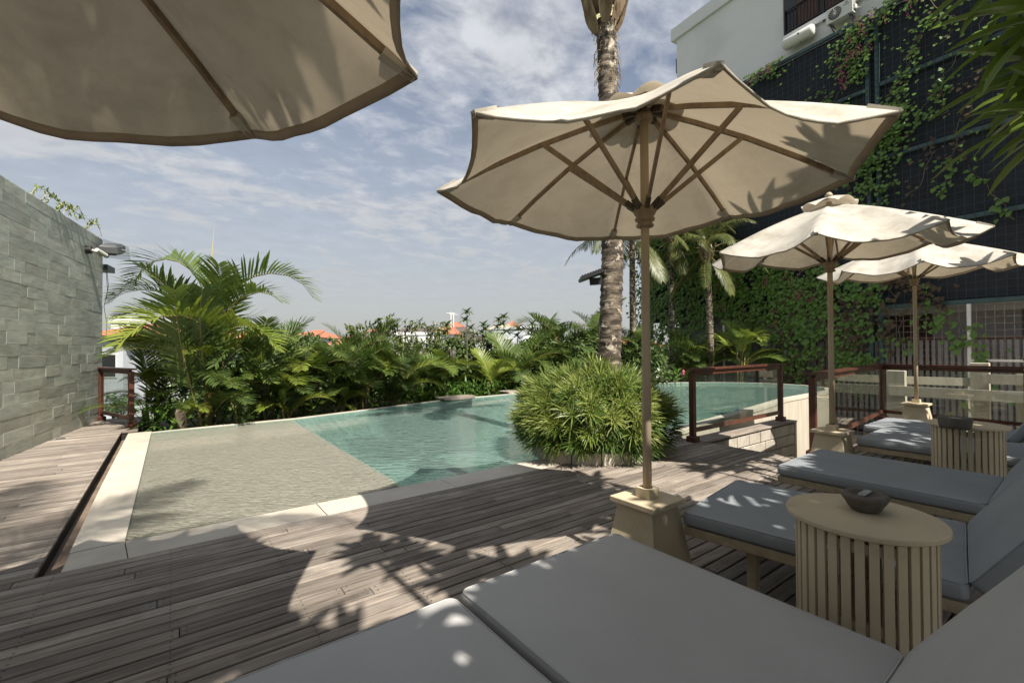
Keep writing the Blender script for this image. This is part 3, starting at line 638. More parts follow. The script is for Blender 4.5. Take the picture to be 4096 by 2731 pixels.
# water heater
t = thing('water_heater', 'white horizontal water heater tank below the balcony', 'water heater', BM @ V(7.75, .32, 14.08), math.atan2(BD.y, BD.x))
b = MB(); b.tube([(-.60, 0, 0), (-.58, 0, 0), (-.53, 0, 0), (.53, 0, 0), (.58, 0, 0), (.6, 0, 0)], [.10, .19, .235, .235, .19, .10], 24); b.build('tank', M['plasticw'], t, True)
b = MB(); b.tube([(-.1, .235, .03), (-.1, .26, .03)], .035, 10); b.build('dial', M['plasticg'], t)
b = MB(); b.tube([(-.1, .05, -.2), (-.12, .1, -.33), (-.25, .1, -.34), (-.5, .0, -.15)], .012, 5); b.tube([(.2, .05, -.2), (.25, .08, -.3), (.5, -.1, -.2)], .012, 5); b.build('pipe', M['plasticg'], t)
for x in (-.35, .35): b = MB(); b.bar((x, 0, .2), (x, -.33, .3), .04, .03); b.build('bracket', M['plasticg'], t)
LET = []
def ac(x, lab):
    t = thing('air_conditioner_unit', lab, 'air conditioner', BM @ V(x, .12, 13.84), math.atan2(BD.y, BD.x), 'air conditioner units on the hotel wall')
    b = MB(); b.bevbox(-.44, .44, .06, .38, 0, .56, .015); b.build('casing', M['plasticw'], t)
    b = MB(); b.lathe((0, 0, 0), [(.0, .0), (.225, 0), (.225, .008), (0, .008)], 32, cap=False); o = b.build('fan_recess', M['black'], t); o.location = (.14, .381, .28); o.rotation_euler = (-pi/2, 0, 0)
    for k in range(18):
        a = 2*pi*k/18; b = MB(); b.tube([(.14+.04*cos(a), .393, .28+.04*sin(a)), (.14+.15*cos(a+.25), .394, .28+.15*sin(a+.25)), (.14+.22*cos(a+.35), .393, .28+.22*sin(a+.35))], .006, 4, False); b.build('grille_blade', M['plasticw'], t)
    b = MB(); b.lathe((0, 0, 0), [(0, 0), (.05, 0), (.05, .01), (0, .01)], 16, cap=False); o = b.build('fan_hub', M['plasticw'], t); o.location = (.14, .39, .28); o.rotation_euler = (-pi/2, 0, 0)
    b = MB()                                           # round emblem: dark arc with a red wedge
    for a0, a1, r0, r1 in ((.6, 4.4, .022, .042),):
        q = [(-.24+rr*cos(a), .3815, .47+rr*sin(a)) for rr in (r0, r1) for a in [a0+(a1-a0)*i/10 for i in range(11)]]
        b.add(q, [(i, i+1, 12+i, 11+i) for i in range(10)])
    b.build('emblem', M['emblem'], t)
    b = MB(); b.add([(-.24-.004, .3818, .47), (-.20, .3818, .50), (-.205, .3818, .455), (-.235, .3818, .452)], [(0, 1, 2, 3)]); b.build('emblem', M['emblemred'], t)
    tx = bpy.data.curves.new('lettering', 'FONT'); tx.body = 'GREE'; tx.size = .085; tx.align_x = 'CENTER'; tx.extrude = .001
    o = link('lettering', tx, t); o.location = (-.24, .3825, .36); o.rotation_euler = (pi/2, 0, pi); tx.materials.append(M['emblem']); LET.append(o)
    for k in range(7): b = MB(); b.bevbox(-.4435, -.4405, .1, .34, .08+k*.06, .105+k*.06, .001); b.build('louvre', M['plasticg'], t)
    for x_ in (-.33, .33): b = MB(); b.bar((x_, -.1, -.03), (x_, .4, -.03), .04, .04); b.bar((x_, -.1, -.28), (x_, .36, -.04), .03, .03); b.build('bracket', M['plasticg'], t)
    b = MB(); b.tube([(-.45, .2, .2), (-.6, .12, .12), (-.75, .1, .25), (-.95, .05, .3)], .022, 7); b.build('pipe', M['whitepaint'], t)
    b = MB(); b.bevbox(-.50, -.44, .12, .3, .12, .3, .01); b.build('valve_cover', M['plasticw'], t)
ac(6.2, 'white air conditioner unit with round fan grille beside the water heater')
ac(4.15, 'white air conditioner unit cut by the top edge of the picture')
for x, z in ((9.8, 13.75), (8.95, 13.72)): b = MB(); b.tube([(x, 0, z), (x, .06, z)], .035, 10); b.build('vent_hole', M['plasticg'], hotel)
for z in (16.9, 15.1):
    b = MB(); b.box(xc+.001, xc+.14, -.9, -.1, z-.75, z); b.build('side_louvre', M['plasticg'], hotel)
dg = bpy.context.evaluated_depsgraph_get(); dg.update()
for o in LET:
    me = bpy.data.meshes.new_from_object(o.evaluated_get(dg)); p, ml = o.parent, o.matrix_local.copy(); bpy.data.objects.remove(o)
    if not me.materials: me.materials.append(M['emblem'])
    link('lettering', me, p, ml)
# dark net and steel frame of the green wall
gw = thing('green_wall', 'tall dark netted wall with green steel frame covered by creepers', 'green wall', BM.translation, math.atan2(BD.y, BD.x))
b = MB(); b.box(-12, xc+1.6, .33, .335, 2.78, 13.3); b.build('shade_net', M['bluerubber'], gw)
for x in (5.05, 5.34): b = MB(); b.box(x-.06, x+.06, .36, .50, -5.9, 13.42); b.build('steel_column', M['steel'], gw)
for x in (-3.2, xc+1.5): b = MB(); b.box(x-.07, x+.07, .36, .50, -5.9, 13.42); b.build('steel_column', M['steel'], gw)
for z in (13.36, 10.72, 8.08, 5.45, 2.8):
    b = MB(); b.box(-12, 4.98, .37, .47, z-.07, z+.07); b.build('steel_beam', M['steel'], gw); b = MB(); b.box(5.42, xc+1.4, .37, .47, z-.07, z+.07); b.build('steel_beam', M['steel'], gw)
b = MB(); x = -4.0
while x < xc+1.5: b.box(x-.0055, x+.0055, .5, .508, 2.85, 13.3); x += .22
z = 2.95
while z < 13.3: b.box(-4, xc+1.5, .508, .515, z-.005, z+.005); z += .22
b.build('wire_grid', M['wire'], gw, kind='stuff')
b = MB(); x = -4.0
while x < 5: b.box(x-.006, x+.006, .5, .51, -4, 2.7); x += .2
z = -3.9
while z < 2.75: b.box(-4, 5, .51, .517, z-.006, z+.006); z += .2
x = 5.6
while x < xc: b.box(x-.006, x+.006, .5, .51, -4, 2.7); x += .2
z = -3.9
while z < 2.75: b.box(5.5, xc, .51, .517, z-.006, z+.006); z += .2
b.build('pale_wire_grid', M['rustwire'], gw, kind='stuff')
for x in (2.75, 8.3, 11.1, -.6): b = MB(); b.box(x-.045, x+.045, .53, .6, -4, 2.72); b.build('white_upright', M['whitepaint'], gw)
b = MB(); b.box(-4, 2.7, .53, .6, .95, 1.02); b.build('white_crossbar', M['whitepaint'], gw)
# balcony rooms seen through the lower grid
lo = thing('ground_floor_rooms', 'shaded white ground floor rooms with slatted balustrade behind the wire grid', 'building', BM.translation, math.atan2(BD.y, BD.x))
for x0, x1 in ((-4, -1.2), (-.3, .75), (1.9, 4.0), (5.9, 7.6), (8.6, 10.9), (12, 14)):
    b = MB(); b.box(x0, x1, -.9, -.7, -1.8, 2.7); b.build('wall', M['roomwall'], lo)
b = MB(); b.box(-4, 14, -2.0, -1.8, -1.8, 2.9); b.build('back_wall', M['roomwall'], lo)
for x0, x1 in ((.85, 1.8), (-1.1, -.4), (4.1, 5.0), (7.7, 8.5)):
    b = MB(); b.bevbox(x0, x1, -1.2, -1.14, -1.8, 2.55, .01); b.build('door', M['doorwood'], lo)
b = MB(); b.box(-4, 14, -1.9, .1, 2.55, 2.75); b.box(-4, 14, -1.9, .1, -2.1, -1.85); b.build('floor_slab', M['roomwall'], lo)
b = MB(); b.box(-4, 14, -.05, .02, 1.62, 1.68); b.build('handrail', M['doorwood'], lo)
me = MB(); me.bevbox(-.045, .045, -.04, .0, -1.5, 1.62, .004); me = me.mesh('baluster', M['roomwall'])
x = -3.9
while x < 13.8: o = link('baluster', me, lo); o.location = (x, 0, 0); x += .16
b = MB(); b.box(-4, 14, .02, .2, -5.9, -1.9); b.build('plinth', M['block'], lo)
# beige timber fence beyond the corner railing
tf = thing('timber_fence', 'beige timber post and rail fence beyond the corner glass railing', 'fence', (12.3, 2.6, 0))
for x, y, w_, z0, z1 in ((0, .25, .30, -1.6, .92), (.35, -.95, .26, -1.6, 1.10), (.35, -1.55, .22, -1.6, .98), (.4, -2.3, .22, -1.6, .98), (.45, -3.6, .24, -1.6, .98)):
    b = MB(); b.bevbox(x-.09, x+.09, y-w_/2, y+w_/2, z0, z1, .008); b.build('post', M['concrete'], tf)
for (x0, y0, x1, y1, z, h) in ((-.12, .35, .15, -4.6, .50, .20), (.22, -1.0, .3, -4.6, .80, .18), (.1, .1, .32, -.85, .72, .16)):
    b = MB(); b.bar((x0, y0, z), (x1, y1, z), .045, h); b.build('rail', M['concrete'], tf)
# ------------------------------------------------------------------ leaves and plants
def blade(b, p, d, up, Ln, W_, droop=.3, segs=3, fold=.0, m=0, tipw=.05):   # one pointed leaf
    d = d.normalized(); sd = d.cross(up)
    if sd.length < .01: sd = d.cross(V(1, .2, 0))
    sd.normalize(); vs = []; q = V(*p); dd = d.copy()
    for k in range(segs+1):
        t = k/segs; w_ = W_*(sin(pi*min(.97, .12+.88*t)))**.6*(1 if t < 1 else tipw)
        if k == segs: w_ = W_*tipw
        n_ = sd.cross(dd).normalized()
        vs += [q-sd*w_/2+n_*fold*w_, q+sd*w_/2+n_*fold*w_] if not fold else [q-sd*w_/2+n_*fold*w_, q, q+sd*w_/2+n_*fold*w_]
        q = q+dd*Ln/segs; dd = (dd+V(0, 0, -droop/segs)).normalized()
    fs = []
    if fold:
        for k in range(segs): a = k*3; fs += [(a, a+1, a+4, a+3), (a+1, a+2, a+5, a+4)]
    else:
        for k in range(segs): a = k*2; fs.append((a, a+1, a+3, a+2))
    b.add(vs, fs, m)
def frond_mesh(name, mat_, Ln=1.8, e0=70, bend=110, pairs=44, ll=.42, vee=.5, droop=.5, lw=.026, stalk=.16, seed=0, cm='cane', twist=0.):
    r = random.Random(seed); b = MB(); pts = []; q = V(0, 0, 0); K = 24; side = V(0, 1, 0); dirs = []
    for k in range(K+1):
        a = math.radians(e0 - bend*(k/K)**1.25); d = V(cos(a), sin(twist*k/K)*.25, sin(a)).normalized(); pts.append(q); dirs.append(d); q = q+d*Ln/K
    b.tube([pts[i] for i in range(0, K+1, 3)], [.013*(1-.8*i/K)*Ln/1.8 for i in range(0, K+1, 3)], 5, m=1)
    for i in range(pairs):
        s = stalk + (1-stalk)*(i+.5)/pairs; f = s*K; k = min(int(f), K-1); p = pts[k].lerp(pts[k+1], f-k); d = dirs[k]; n_ = V(0, 1, 0).cross(d)*-1
        n_ = d.cross(V(0, 1, 0))*1.0
        if n_.z < 0 and abs(d.z) < .9: n_ = -n_
        n_ = V(-d.z, 0, d.x)                                     # the upper side of the rachis
        l_ = ll*(max(.12, sin(pi*(.14+.80*(s-stalk)/(1-stalk))))**.75)*r.uniform(.86, 1.08)
        fw = .55+.75*s
        for sg in (-1, 1):
            dd = V(0, sg, 0)+d*fw*r.uniform(.85, 1.15)+n_*vee*r.uniform(.6, 1.25)
            blade(b, p+V(0, sg*.004, 0), dd, n_, l_, lw*r.uniform(.8, 1.15)*(1.0 if s < .8 else .75), droop*r.uniform(.6, 1.5), 4)
    return b.mesh(name, [mat_, M[cm]])
FM = {}
for i, (e0, bend, Ln, vee) in enumerate([(82, 150, 2.0, .75), (76, 120, 1.9, .7), (66, 105, 1.8, .55), (52, 85, 1.7, .45), (86, 60, 1.8, .6), (40, 85, 1.5, .35)]):
    for mt in ('areca', 'arecay', 'arecadk'):
        FM[mt, i] = frond_mesh('frond', M[mt], Ln, e0, bend, 42, .50, vee, .35+.1*(i % 3), .034, .18, i*3+1, 'cane', .4*(i % 3-1))
for i, (e0, bend, Ln) in enumerate([(62, 105, 2.9), (35, 95, 3.0), (5, 70, 2.8), (-35, 40, 2.6), (-60, 25, 2.3), (80, 70, 2.6)]):
    FM['coco', i] = frond_mesh('frond', M['coco'], Ln, e0, bend, 62, .62, .10, 1.5, .026, .22, i+50, 'cane', .3)
for i, (e0, bend) in enumerate([(78, 62), (58, 48), (46, 40)]): FM['up', i] = frond_mesh('frond', M['coco'], 2.8, e0, bend, 62, .60, .10, 1.3, .03, .22, i+70, 'cane', .3)
def areca(label, x, y, z0, H, spread, nf, mats='areca', seed=0, explicit=(), group='areca palms behind the far pool edge', stems=5, fs_=1.0, zlow=.1):
    r = random.Random(seed); t = thing('areca_palm', label, 'palm', (x, y, z0), 0, group)
    tops = []
    for k in range(stems):
        a = r.uniform(0, 2*pi); d = spread*.22*r.uniform(.3, 1); h = H*r.uniform(.12, .5)
        p0 = V(d*cos(a)*.5, d*sin(a)*.5, 0); p1 = V(d*cos(a), d*sin(a), h)
        b = MB(); K = 7; b.tube([p0.lerp(p1, i/K)+V(0, 0, 0) for i in range(K+1)], [.035-.014*i/K for i in range(K+1)], 8); b.build('stem', M['cane'] if k % 3 else M['bark'], t, True); tops.append(p1)
    for k in range(nf):
        tp = tops[k % stems]; i = r.choice((0, 1, 2, 2, 3, 3, 4, 5)); m_ = mats
        if mats == 'areca': m_ = r.choice(('areca', 'areca', 'areca', 'arecadk', 'arecadk', 'areca', 'arecay'))
        if mats == 'arecay': m_ = r.choice(('arecay', 'arecay', 'areca'))
        sc = (H-tp.z)/1.75*r.uniform(.75, 1.12)*fs_ if i in (0, 1, 4) else spread/1.35*r.uniform(.6, 1.0)*fs_
        sc = min(sc, 1.6*fs_)
        link('frond', FM[m_, i], t, TRS(tp+V(0, 0, -r.uniform(0, tp.z*.5)), (r.uniform(-.25, .25), 0, r.uniform(0, 2*pi)), (sc, sc, sc)))
    for (i, m_, az, sc, dx, dy, h) in explicit: link('frond', FM[m_, i], t, TRS((dx, dy, h), (0, 0, az), sc))
    return t
LEFT, RIGHT, FWD = AZ+pi/2, AZ-pi/2, AZ
def base_at(x, v):                                     # ground point in picture column x at world y = v
    lo_, hi_ = 3., 40.
    for _ in range(40):
        m = (lo_+hi_)/2
        if at(x, 347, m).y < v: lo_ = m
        else: hi_ = m
    p = at(x, 347, lo_); return p.x, p.y, lo_
def ztop(y, d): return 1.45 + (347-y)/F_PX*d
def ar(label, x, v, ytop, spread, nf, **k):
    X, Y, d = base_at(x, v); return areca(label, X, Y, -.25, ztop(ytop, d)+.25, spread, nf, **k)
ar('tallest areca palm with two big arching fronds, behind the shallow shelf', 207, 11.25, 238, 1.5, 22, seed=1, stems=7, explicit=[
    (0, 'areca', LEFT-.1, 1.28, .0, 0, 2.5), (1, 'arecadk', LEFT+.25, 1.1, -.1, .1, 1.95), (0, 'areca', RIGHT+.1, 1.45, .15, 0, 2.05), (1, 'areca', RIGHT-.3, 1.2, .15, 0, 1.8),
    (4, 'areca', LEFT, 1.15, -.15, 0, 1.5), (0, 'areca', LEFT+.5, 1.05, -.1, .1, 2.1), (2, 'areca', LEFT-.1, .85, -.1, .1, 1.3), (2, 'arecay', RIGHT+.1, 1.0, .25, 0, 1.3), (4, 'arecadk', FWD, 1.1, 0, .1, 1.7), (3, 'arecay', FWD+pi+.2, .62, .1, -.1, 1.35), (3, 'areca', LEFT+pi/3, 1.1, 0, 0, 1.1)])
b = MB(); X, Y, d = base_at(210, 11.2)
o = thing('palm_spear', 'unopened upright palm spear rising above the tallest areca palm', 'palm shoot', (X, Y, -.2))
b.tube([(0, 0, 0), (.03, .02, 1.5), (.0, .0, 3.0), (.06, -.03, 4.15)], [.024, .022, .018, .004], 6); b.build('shoot', M['cane'], o, True)
X, Y, d = base_at(182, 10.95); b = MB(); b.tube([(0, 0, -.1), (.01, 0, .2), (-.01, .01, .42), (0, 0, .47)], [.10, .095, .105, .09], 10); o = b.build('tree_stump', M['bark'], None, True)
o.location = (X, Y, -.2); o['label'] = 'short cut palm stump behind the pool edge at the foot of the tallest palm'; o['category'] = 'stump'
ar('areca palm leaning over the short glass railing at the slate wall end', 150, 12.0, 305, .9, 12, seed=2, stems=4)
ar('dark areca palm filling the gap right of the tallest palm', 262, 11.7, 296, 1.6, 26, seed=3, mats='areca', stems=5)
ar('areca palm with spreading olive fronds, left of the first roof gap', 305, 12.2, 312, 1.7, 26, seed=4, stems=5)
ar('areca palm with a tall feathery frond in front of the orange gable roof', 340, 12.2, 315, 1.3, 18, seed=5, stems=5)
ar('bright green areca palm with upright fronds right of the orange gable roof', 362, 12.0, 320, 1.25, 16, seed=6, stems=5, explicit=[(4, 'areca', RIGHT, 1.15, 0, 0, .7)])
ar('areca palm with one long yellow frond reaching right towards the round bushes', 392, 12.2, 345, 1.2, 12, seed=7, stems=4, explicit=[(2, 'arecay', RIGHT+.2, 1.0, .2, 0, .5), (3, 'arecay', RIGHT-.1, .8, .2, 0, .3)])
ar('feathery areca palm standing left of the dense dark bamboo clump', 375, 13.0, 322, 1.4, 18, seed=41, stems=5)
ar('feathery areca palm rising in the middle of the far planting', 415, 13.2, 330, 1.4, 18, seed=42, stems=5)
ar('lighter areca palm just left of the rosette leaved skyline trees', 447, 13.6, 338, 1.3, 16, seed=43, mats='arecay', stems=5)
for i, (x, v, yt, sp, lab) in enumerate([(172, 11.1, 385, .8, 'low areca palm at the foot of the railing post'), (240, 11.15, 370, .9, 'low areca palm right of the tree stump'), (285, 11.3, 378, .9, 'low yellowish areca palm where the shelf meets the deep water'), (338, 11.6, 375, .9, 'low lime areca palm with drooping fronds at the middle of the far edge'), (430, 12.6, 385, .6, 'small areca palm just left of the first timber step')]):
    ar(lab, x, v, yt, sp, 12, seed=20+i, mats='arecay' if i in (2, 3) else 'areca', stems=3)
ar('yellow green areca palm between the two timber steps', 492, 12.6, 343, 1.35, 16, seed=8, mats='arecay', stems=4)
ar('bright areca palm behind the second timber step', 520, 12.9, 322, 1.6, 18, seed=9, mats='areca', stems=4)
ar('tall glossy areca palm left of the coconut trunk', 556, 13.4, 288, 2.0, 28, seed=10, stems=6)
ar('tall areca palm directly behind the coconut trunk', 598, 13.6, 290, 1.9, 26, seed=11, stems=5)
ar('areca palm between the coconut trunk and the nearest parasol pole', 635, 12.8, 312, 1.6, 18, seed=12, stems=4)
ar('areca palm in the shade beside the creeper covered corner', 683, 12.1, 322, 1.4, 14, seed=13, mats='arecadk', stems=4)
ar('areca palm with sun flecked fronds in front of the creepers', 738, 10.0, 290, 1.7, 20, seed=14, mats='areca', stems=5)
ar('small areca palm leaning at the right end of the pool', 708, 11.0, 312, 1.5, 14, seed=15, mats='areca', stems=4)
# coconut palms
def coconut(label, pts, r0, r1, fr, seed=0, rings=True, husk=True, crown_scale=1.0, up=False):
    r = random.Random(seed); t = thing('coconut_palm', label, 'palm', pts[0], 0, 'coconut palms'); o0 = V(*pts[0]); P = [V(*p)-o0 for p in pts]
    H = P[-1].z; pr_ = []; rs = []; z = 0
    def along(z):
        for i in range(len(P)-1):
            if z <= P[i+1].z or i == len(P)-2: return P[i].lerp(P[i+1], (z-P[i].z)/(P[i+1].z-P[i].z))
    st_ = .035; k = 0
    while z < H:
        pr_.append(along(z)); f = z/H; base = r0*(1-f)+r1*f; rs.append(base*(1.0+.055*((k % 3) == 0)-.03*((k % 3) == 2)+r.uniform(-.012, .012))); z += st_*r.uniform(.8, 1.25); k += 1
    b = MB(); b.tube(pr_, rs, 16)
    b.v = [(x+.006*noise.noise(V(x*14, y*14, z_*14)), y+.006*noise.noise(V(x*14+9, y*14, z_*14)), z_+.02*noise.noise(V(x*9, y*9, z_*2))) for x, y, z_ in b.v]
    b.build('trunk', M['trunk'], t, True); T_ = P[-1]
    if husk:
        for k in range(14):
            a = k*2.4+seed; b = MB(); e = r.uniform(.1, .16)
            blade(b, T_+V(cos(a)*r1*.95, sin(a)*r1*.95, -.22+k*.03), V(cos(a)*.38, sin(a)*.38, 1), V(cos(a), sin(a), 0), r.uniform(.4, .65), e*1.5, -.05+r.uniform(0, .35), 5, .3, tipw=.5); b.build('dry_sheath', M['huskp'] if k % 5 == 2 else M['husk'], t, True)
        b = MB()
        for k in range(150):
            a = r.uniform(0, 2*pi); zz_ = r.uniform(-.9, .25); p = along(H+min(0, zz_))+V(cos(a)*r1, sin(a)*r1, max(0, zz_)); b.tube([p, p+V(cos(a)*.04, sin(a)*.04, -.03), p+V(cos(a)*.06, sin(a)*.06, -r.uniform(.06, .14))], .004, 3)
        b.build('fibre', M['husk'], t, kind='stuff')
    for k in range(fr):
        a = k*2.399+seed; lvl = k/fr; i = (5, 0, 0, 1, 1, 2, 2, 3, 3)[min(8, int(lvl*9))]; sc = crown_scale*r.uniform(.85, 1.05)
        if up: i = k % 3
        link('frond', FM['up' if up else 'coco', i], t, TRS(T_+V(0, 0, .35-.25*lvl+(.35 if up else 0)), (r.uniform(-.2, .2), 0, a), sc))
    return t
coconut('coconut palm with banded trunk rising from the round planter bush', [(4.96, 4.36, .1), (4.93, 4.31, 1.18), (4.97, 4.27, 2.67), (4.93, 4.27, 4.3), (4.89, 4.27, 5.6), (4.86, 4.28, 6.05)], .165, .13, 14, 3, up=True)
def cc(label, x, v, ytop, ybot, seed, r_=.12, fr=15, sc=.8, lean=0):
    X, Y, d = base_at(x, v); zt2 = ztop(ytop, d); return coconut(label, [(X, Y, -.4), (X+lean*.3, Y, zt2*.5), (X+lean, Y, zt2)], r_*1.15, r_*.9, fr, seed, crown_scale=sc)
cc('slim coconut palm seen between the banded trunk and the parasol pole', 633, 12.6, 236, 0, 5, .13, 20, 1.15)
cc('coconut palm in the shade left of the creeper wall with hanging fronds', 672, 12.9, 242, 0, 7, .12, 20, 1.15)
cc('coconut palm leaning in front of the creepers under the middle parasol', 711, 11.1, 258, 0, 9, .14, 20, 1.0, -.25)
# floodlight on the trunk
t = thing('floodlight', 'black floodlight strapped to the banded coconut trunk', 'floodlight', (4.80, 4.33, 2.42), AZ+pi/2)
b = MB(); b.bevbox(-.16, .18, -.13, .13, .0, .05, .01, Matrix.Translation(V(.12, 0, 0)) @ Matrix.Rotation(.35, 4, 'Y')); b.build('housing', M['black'], t)
for k in range(8): b = MB(); b.bevbox(-.02+k*.04, -.005+k*.04, -.12, .12, .045, .075, .002, Matrix.Translation(V(.0, 0, 0.04)) @ Matrix.Rotation(.35, 4, 'Y')); b.build('cooling_fin', M['black'], t)
b = MB(); b.bar((-.1, -.02, -.04), (.16, 0, -.06), .03, .1); b.build('bracket', M['black'], t)
# outdoor planter with the round bush
pl = thing('round_planter', 'low round stone ring planter set into the pool corner', 'planter', (4.74, 4.47, 0))
for k in range(14):
    a0, a1 = 2*pi*k/14+.01, 2*pi*(k+1)/14-.01; b = MB(); m_ = 5; q = []
    q = [((.84)*cos(a0+(a1-a0)*i/m_), .84*sin(a0+(a1-a0)*i/m_)) for i in range(m_+1)] + [((.72)*cos(a1-(a1-a0)*i/m_), .72*sin(a1-(a1-a0)*i/m_)) for i in range(m_+1)]
    b.prism(q, -.03, .145+.002*(k % 3)); b.build('kerb_stone', M['stone'], pl)
b = MB(); b.lathe((0, 0, 0), [(0, -.3), (.719, -.3), (.719, .1), (0, .11)], 28, cap=False); b.build('soil', M['soil'], pl)
bush = thing('round_bush', 'big round spiky yellow green dracaena bush around the coconut trunk', 'bush', (4.74, 4.47, .1))
r = random.Random(4); bb = {'dracaena': MB(), 'dracaena2': MB()}; stemb = MB()
for k in range(800):
    a = r.uniform(0, 2*pi); u_ = r.random(); el = math.asin(min(1, max(-.42, r.uniform(-.45, 1)))); R_ = r.uniform(.72, 1.0); lump = 1+.10*noise.noise(V(cos(a)*1.6, sin(a)*1.6, el*1.5))
    c = V(cos(a)*cos(el)*1.08*R_*lump, sin(a)*cos(el)*1.08*R_*lump, .36+.72*sin(el)*R_*lump)
    if c.z < -.02: c.z = abs(c.z)*.5+.03
    out = V(cos(a)*cos(el), sin(a)*cos(el), sin(el)*.8+.35).normalized(); sd = out.cross(V(0, 0, 1)).normalized(); u2 = sd.cross(out)
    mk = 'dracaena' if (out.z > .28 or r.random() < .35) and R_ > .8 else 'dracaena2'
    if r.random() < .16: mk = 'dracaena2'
    nl = r.randint(20, 28)
    for j in range(nl):
        b_ = j*2.399; tilt = .25+1.15*(j/nl); d = out*cos(tilt)+(sd*cos(b_)+u2*sin(b_))*sin(tilt)
        blade(bb[mk], c+out*(-.04*j/nl), d, out, r.uniform(.15, .26), r.uniform(.010, .0155), r.uniform(.3, .9), 3, 0)
    if k % 6 == 0: stemb.tube([(c.x*.15, c.y*.15, 0), c*.6, c], [.012, .009, .006], 4)
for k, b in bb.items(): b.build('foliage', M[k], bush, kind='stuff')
stemb.build('stem', M['bark'], bush, kind='stuff')
# crown builder for broadleaf and bamboo like trees
def leafcloud(b, c, rad, n_, size, r, drp=.5, asp=.3, flat=.75):
    for k in range(n_):
        d = V(r.gauss(0, 1), r.gauss(0, 1), r.gauss(0, 1)).normalized(); q = c+V(d.x*rad, d.y*rad, d.z*rad*flat)*(r.random()**.4)
        dd = V(r.gauss(0, 1), r.gauss(0, 1), r.gauss(0, .6)-.2) + d*.8
        blade(b, q, dd, V(r.gauss(0,.4), r.gauss(0,.4), 1), size*r.uniform(.6, 1.3), size*asp, drp, 2, 0)
def tree(name, label, x, y, d, z0, H, W_, mt, n_clump, n_leaf, size, seed, asp=.3, cat='tree', group=None, feather=False, crz=.35):
    r = random.Random(seed); p = at(x, 347, d); t = thing(name, label, cat, (p.x, p.y, z0), 0, group); b = MB(); tb = MB(); ztp = H-z0
    tb.tube([(0, 0, 0), (.1, 0, ztp*.35), (0, .1, ztp*.7)], [.16, .12, .05], 8)
    for k in range(n_clump):
        a = r.uniform(0, 2*pi); f = r.random(); hz_ = ztp*(crz+(1-crz)*f); rr = W_*math.sqrt(max(0.05, 1-(2*f-.75)**2*.9))*r.uniform(.3, 1)
        c = V(rr*cos(a), rr*sin(a), hz_-.2); tb.tube([(0, 0, hz_*.55), c*.8+V(0, 0, hz_*.1), c], [.05, .03, .012], 4)
        if feather:
            for q in range(5):
                a2 = a+r.uniform(-.8, .8); pts = [c*.7+V(0,0,.1), c+V(cos(a2)*.3, sin(a2)*.3, .35), c+V(cos(a2)*.75, sin(a2)*.75, .2)]
                for s in range(n_leaf//5):
                    u = s/(n_leaf/5); q_ = pts[0].lerp(pts[1], u).lerp(pts[1].lerp(pts[2], u), u)
                    blade(b, q_, V(r.gauss(0, .7)+cos(a2)*.5, r.gauss(0, .7)+sin(a2)*.5, r.gauss(-.1, .5)), V(0, 0, 1), size*r.uniform(.6, 1.3), size*asp, .6, 2, 0)
        else: leafcloud(b, c, W_*r.uniform(.2, .36), n_leaf, size, r, asp=asp)
    tb.build('trunk', M['bark'], t); b.build('crown', M[mt], t, kind='stuff'); return t
def rosette_tree(label, x, d, z0, H, W_, n_, seed):
    r = random.Random(seed); p = at(x, 347, d); t = thing('frangipani_tree', label, 'tree', (p.x, p.y, z0)); b = MB(); tb = MB(); ztp = H-z0
    tops = [V(.05, 0, ztp), V(.85, .1, ztp-.45), V(-.75, .1, ztp-.5), V(1.5, 0, ztp-.25)] + [V(r.uniform(-W_, W_), r.uniform(-W_, W_)*.6, ztp*r.uniform(.45, .88)) for _ in range(n_)]
    for q in tops:
        tb.tube([(q.x*.2, q.y*.2, ztp*.2), (q.x*.7, q.y*.7, q.z*.7), q], [.05, .03, .015], 5)
        for s in range(3 if q in tops[:4] else 1):
            c = q-V(0, 0, .3*s)+V(.08*s*(-1)**s, 0, 0)
            for j in range(16): a = j*2.4; el = .9-1.3*j/16; blade(b, c, V(cos(a)*cos(el), sin(a)*cos(el), sin(el)), V(0, 0, 1), .32, .10, .8, 3)
    tb.build('trunk', M['bark'], t); b.build('crown', M['broad'], t, kind='stuff')
bg_g = 'trees in the gardens beyond the pool'
for (x, d, ytop, W_, lab, sd_) in [(372, 21, 313, 2.0, 'feathery bamboo like tree with pale tips left of the white low houses', 1), (402, 20, 318, 2.0, 'feathery dark tree in front of the white low houses, left one', 2), (433, 22, 320, 1.7, 'tall feathery tree standing before the white low houses and brown roof', 3), (455, 19, 331, 1.9, 'rounded feathery tree below the pyramid orange roof', 4), (418, 17.5, 336, 1.9, 'lower feathery tree left of centre beyond the pool', 5), (480, 18, 338, 1.8, 'dense tree right of centre under the grey building', 6), (350, 19, 330, 1.9, 'dark feathery tree behind the two orange gable palms', 7)]:
    tree('bamboo_tree', lab, x, 0, d, -6, ztop(ytop, d), W_, 'bamboo', 85, 160, .19, sd_, .42, 'tree', bg_g, True)
rosette_tree('spiky frangipani like tree with rosette tips breaking the skyline', 466, 17, -6, ztop(311, 17), 1.6, 90, 3)
rosette_tree('second rosette leaved tree in front of the blue grey warehouse', 503, 18, -6, ztop(316, 18), 1.5, 80, 4)
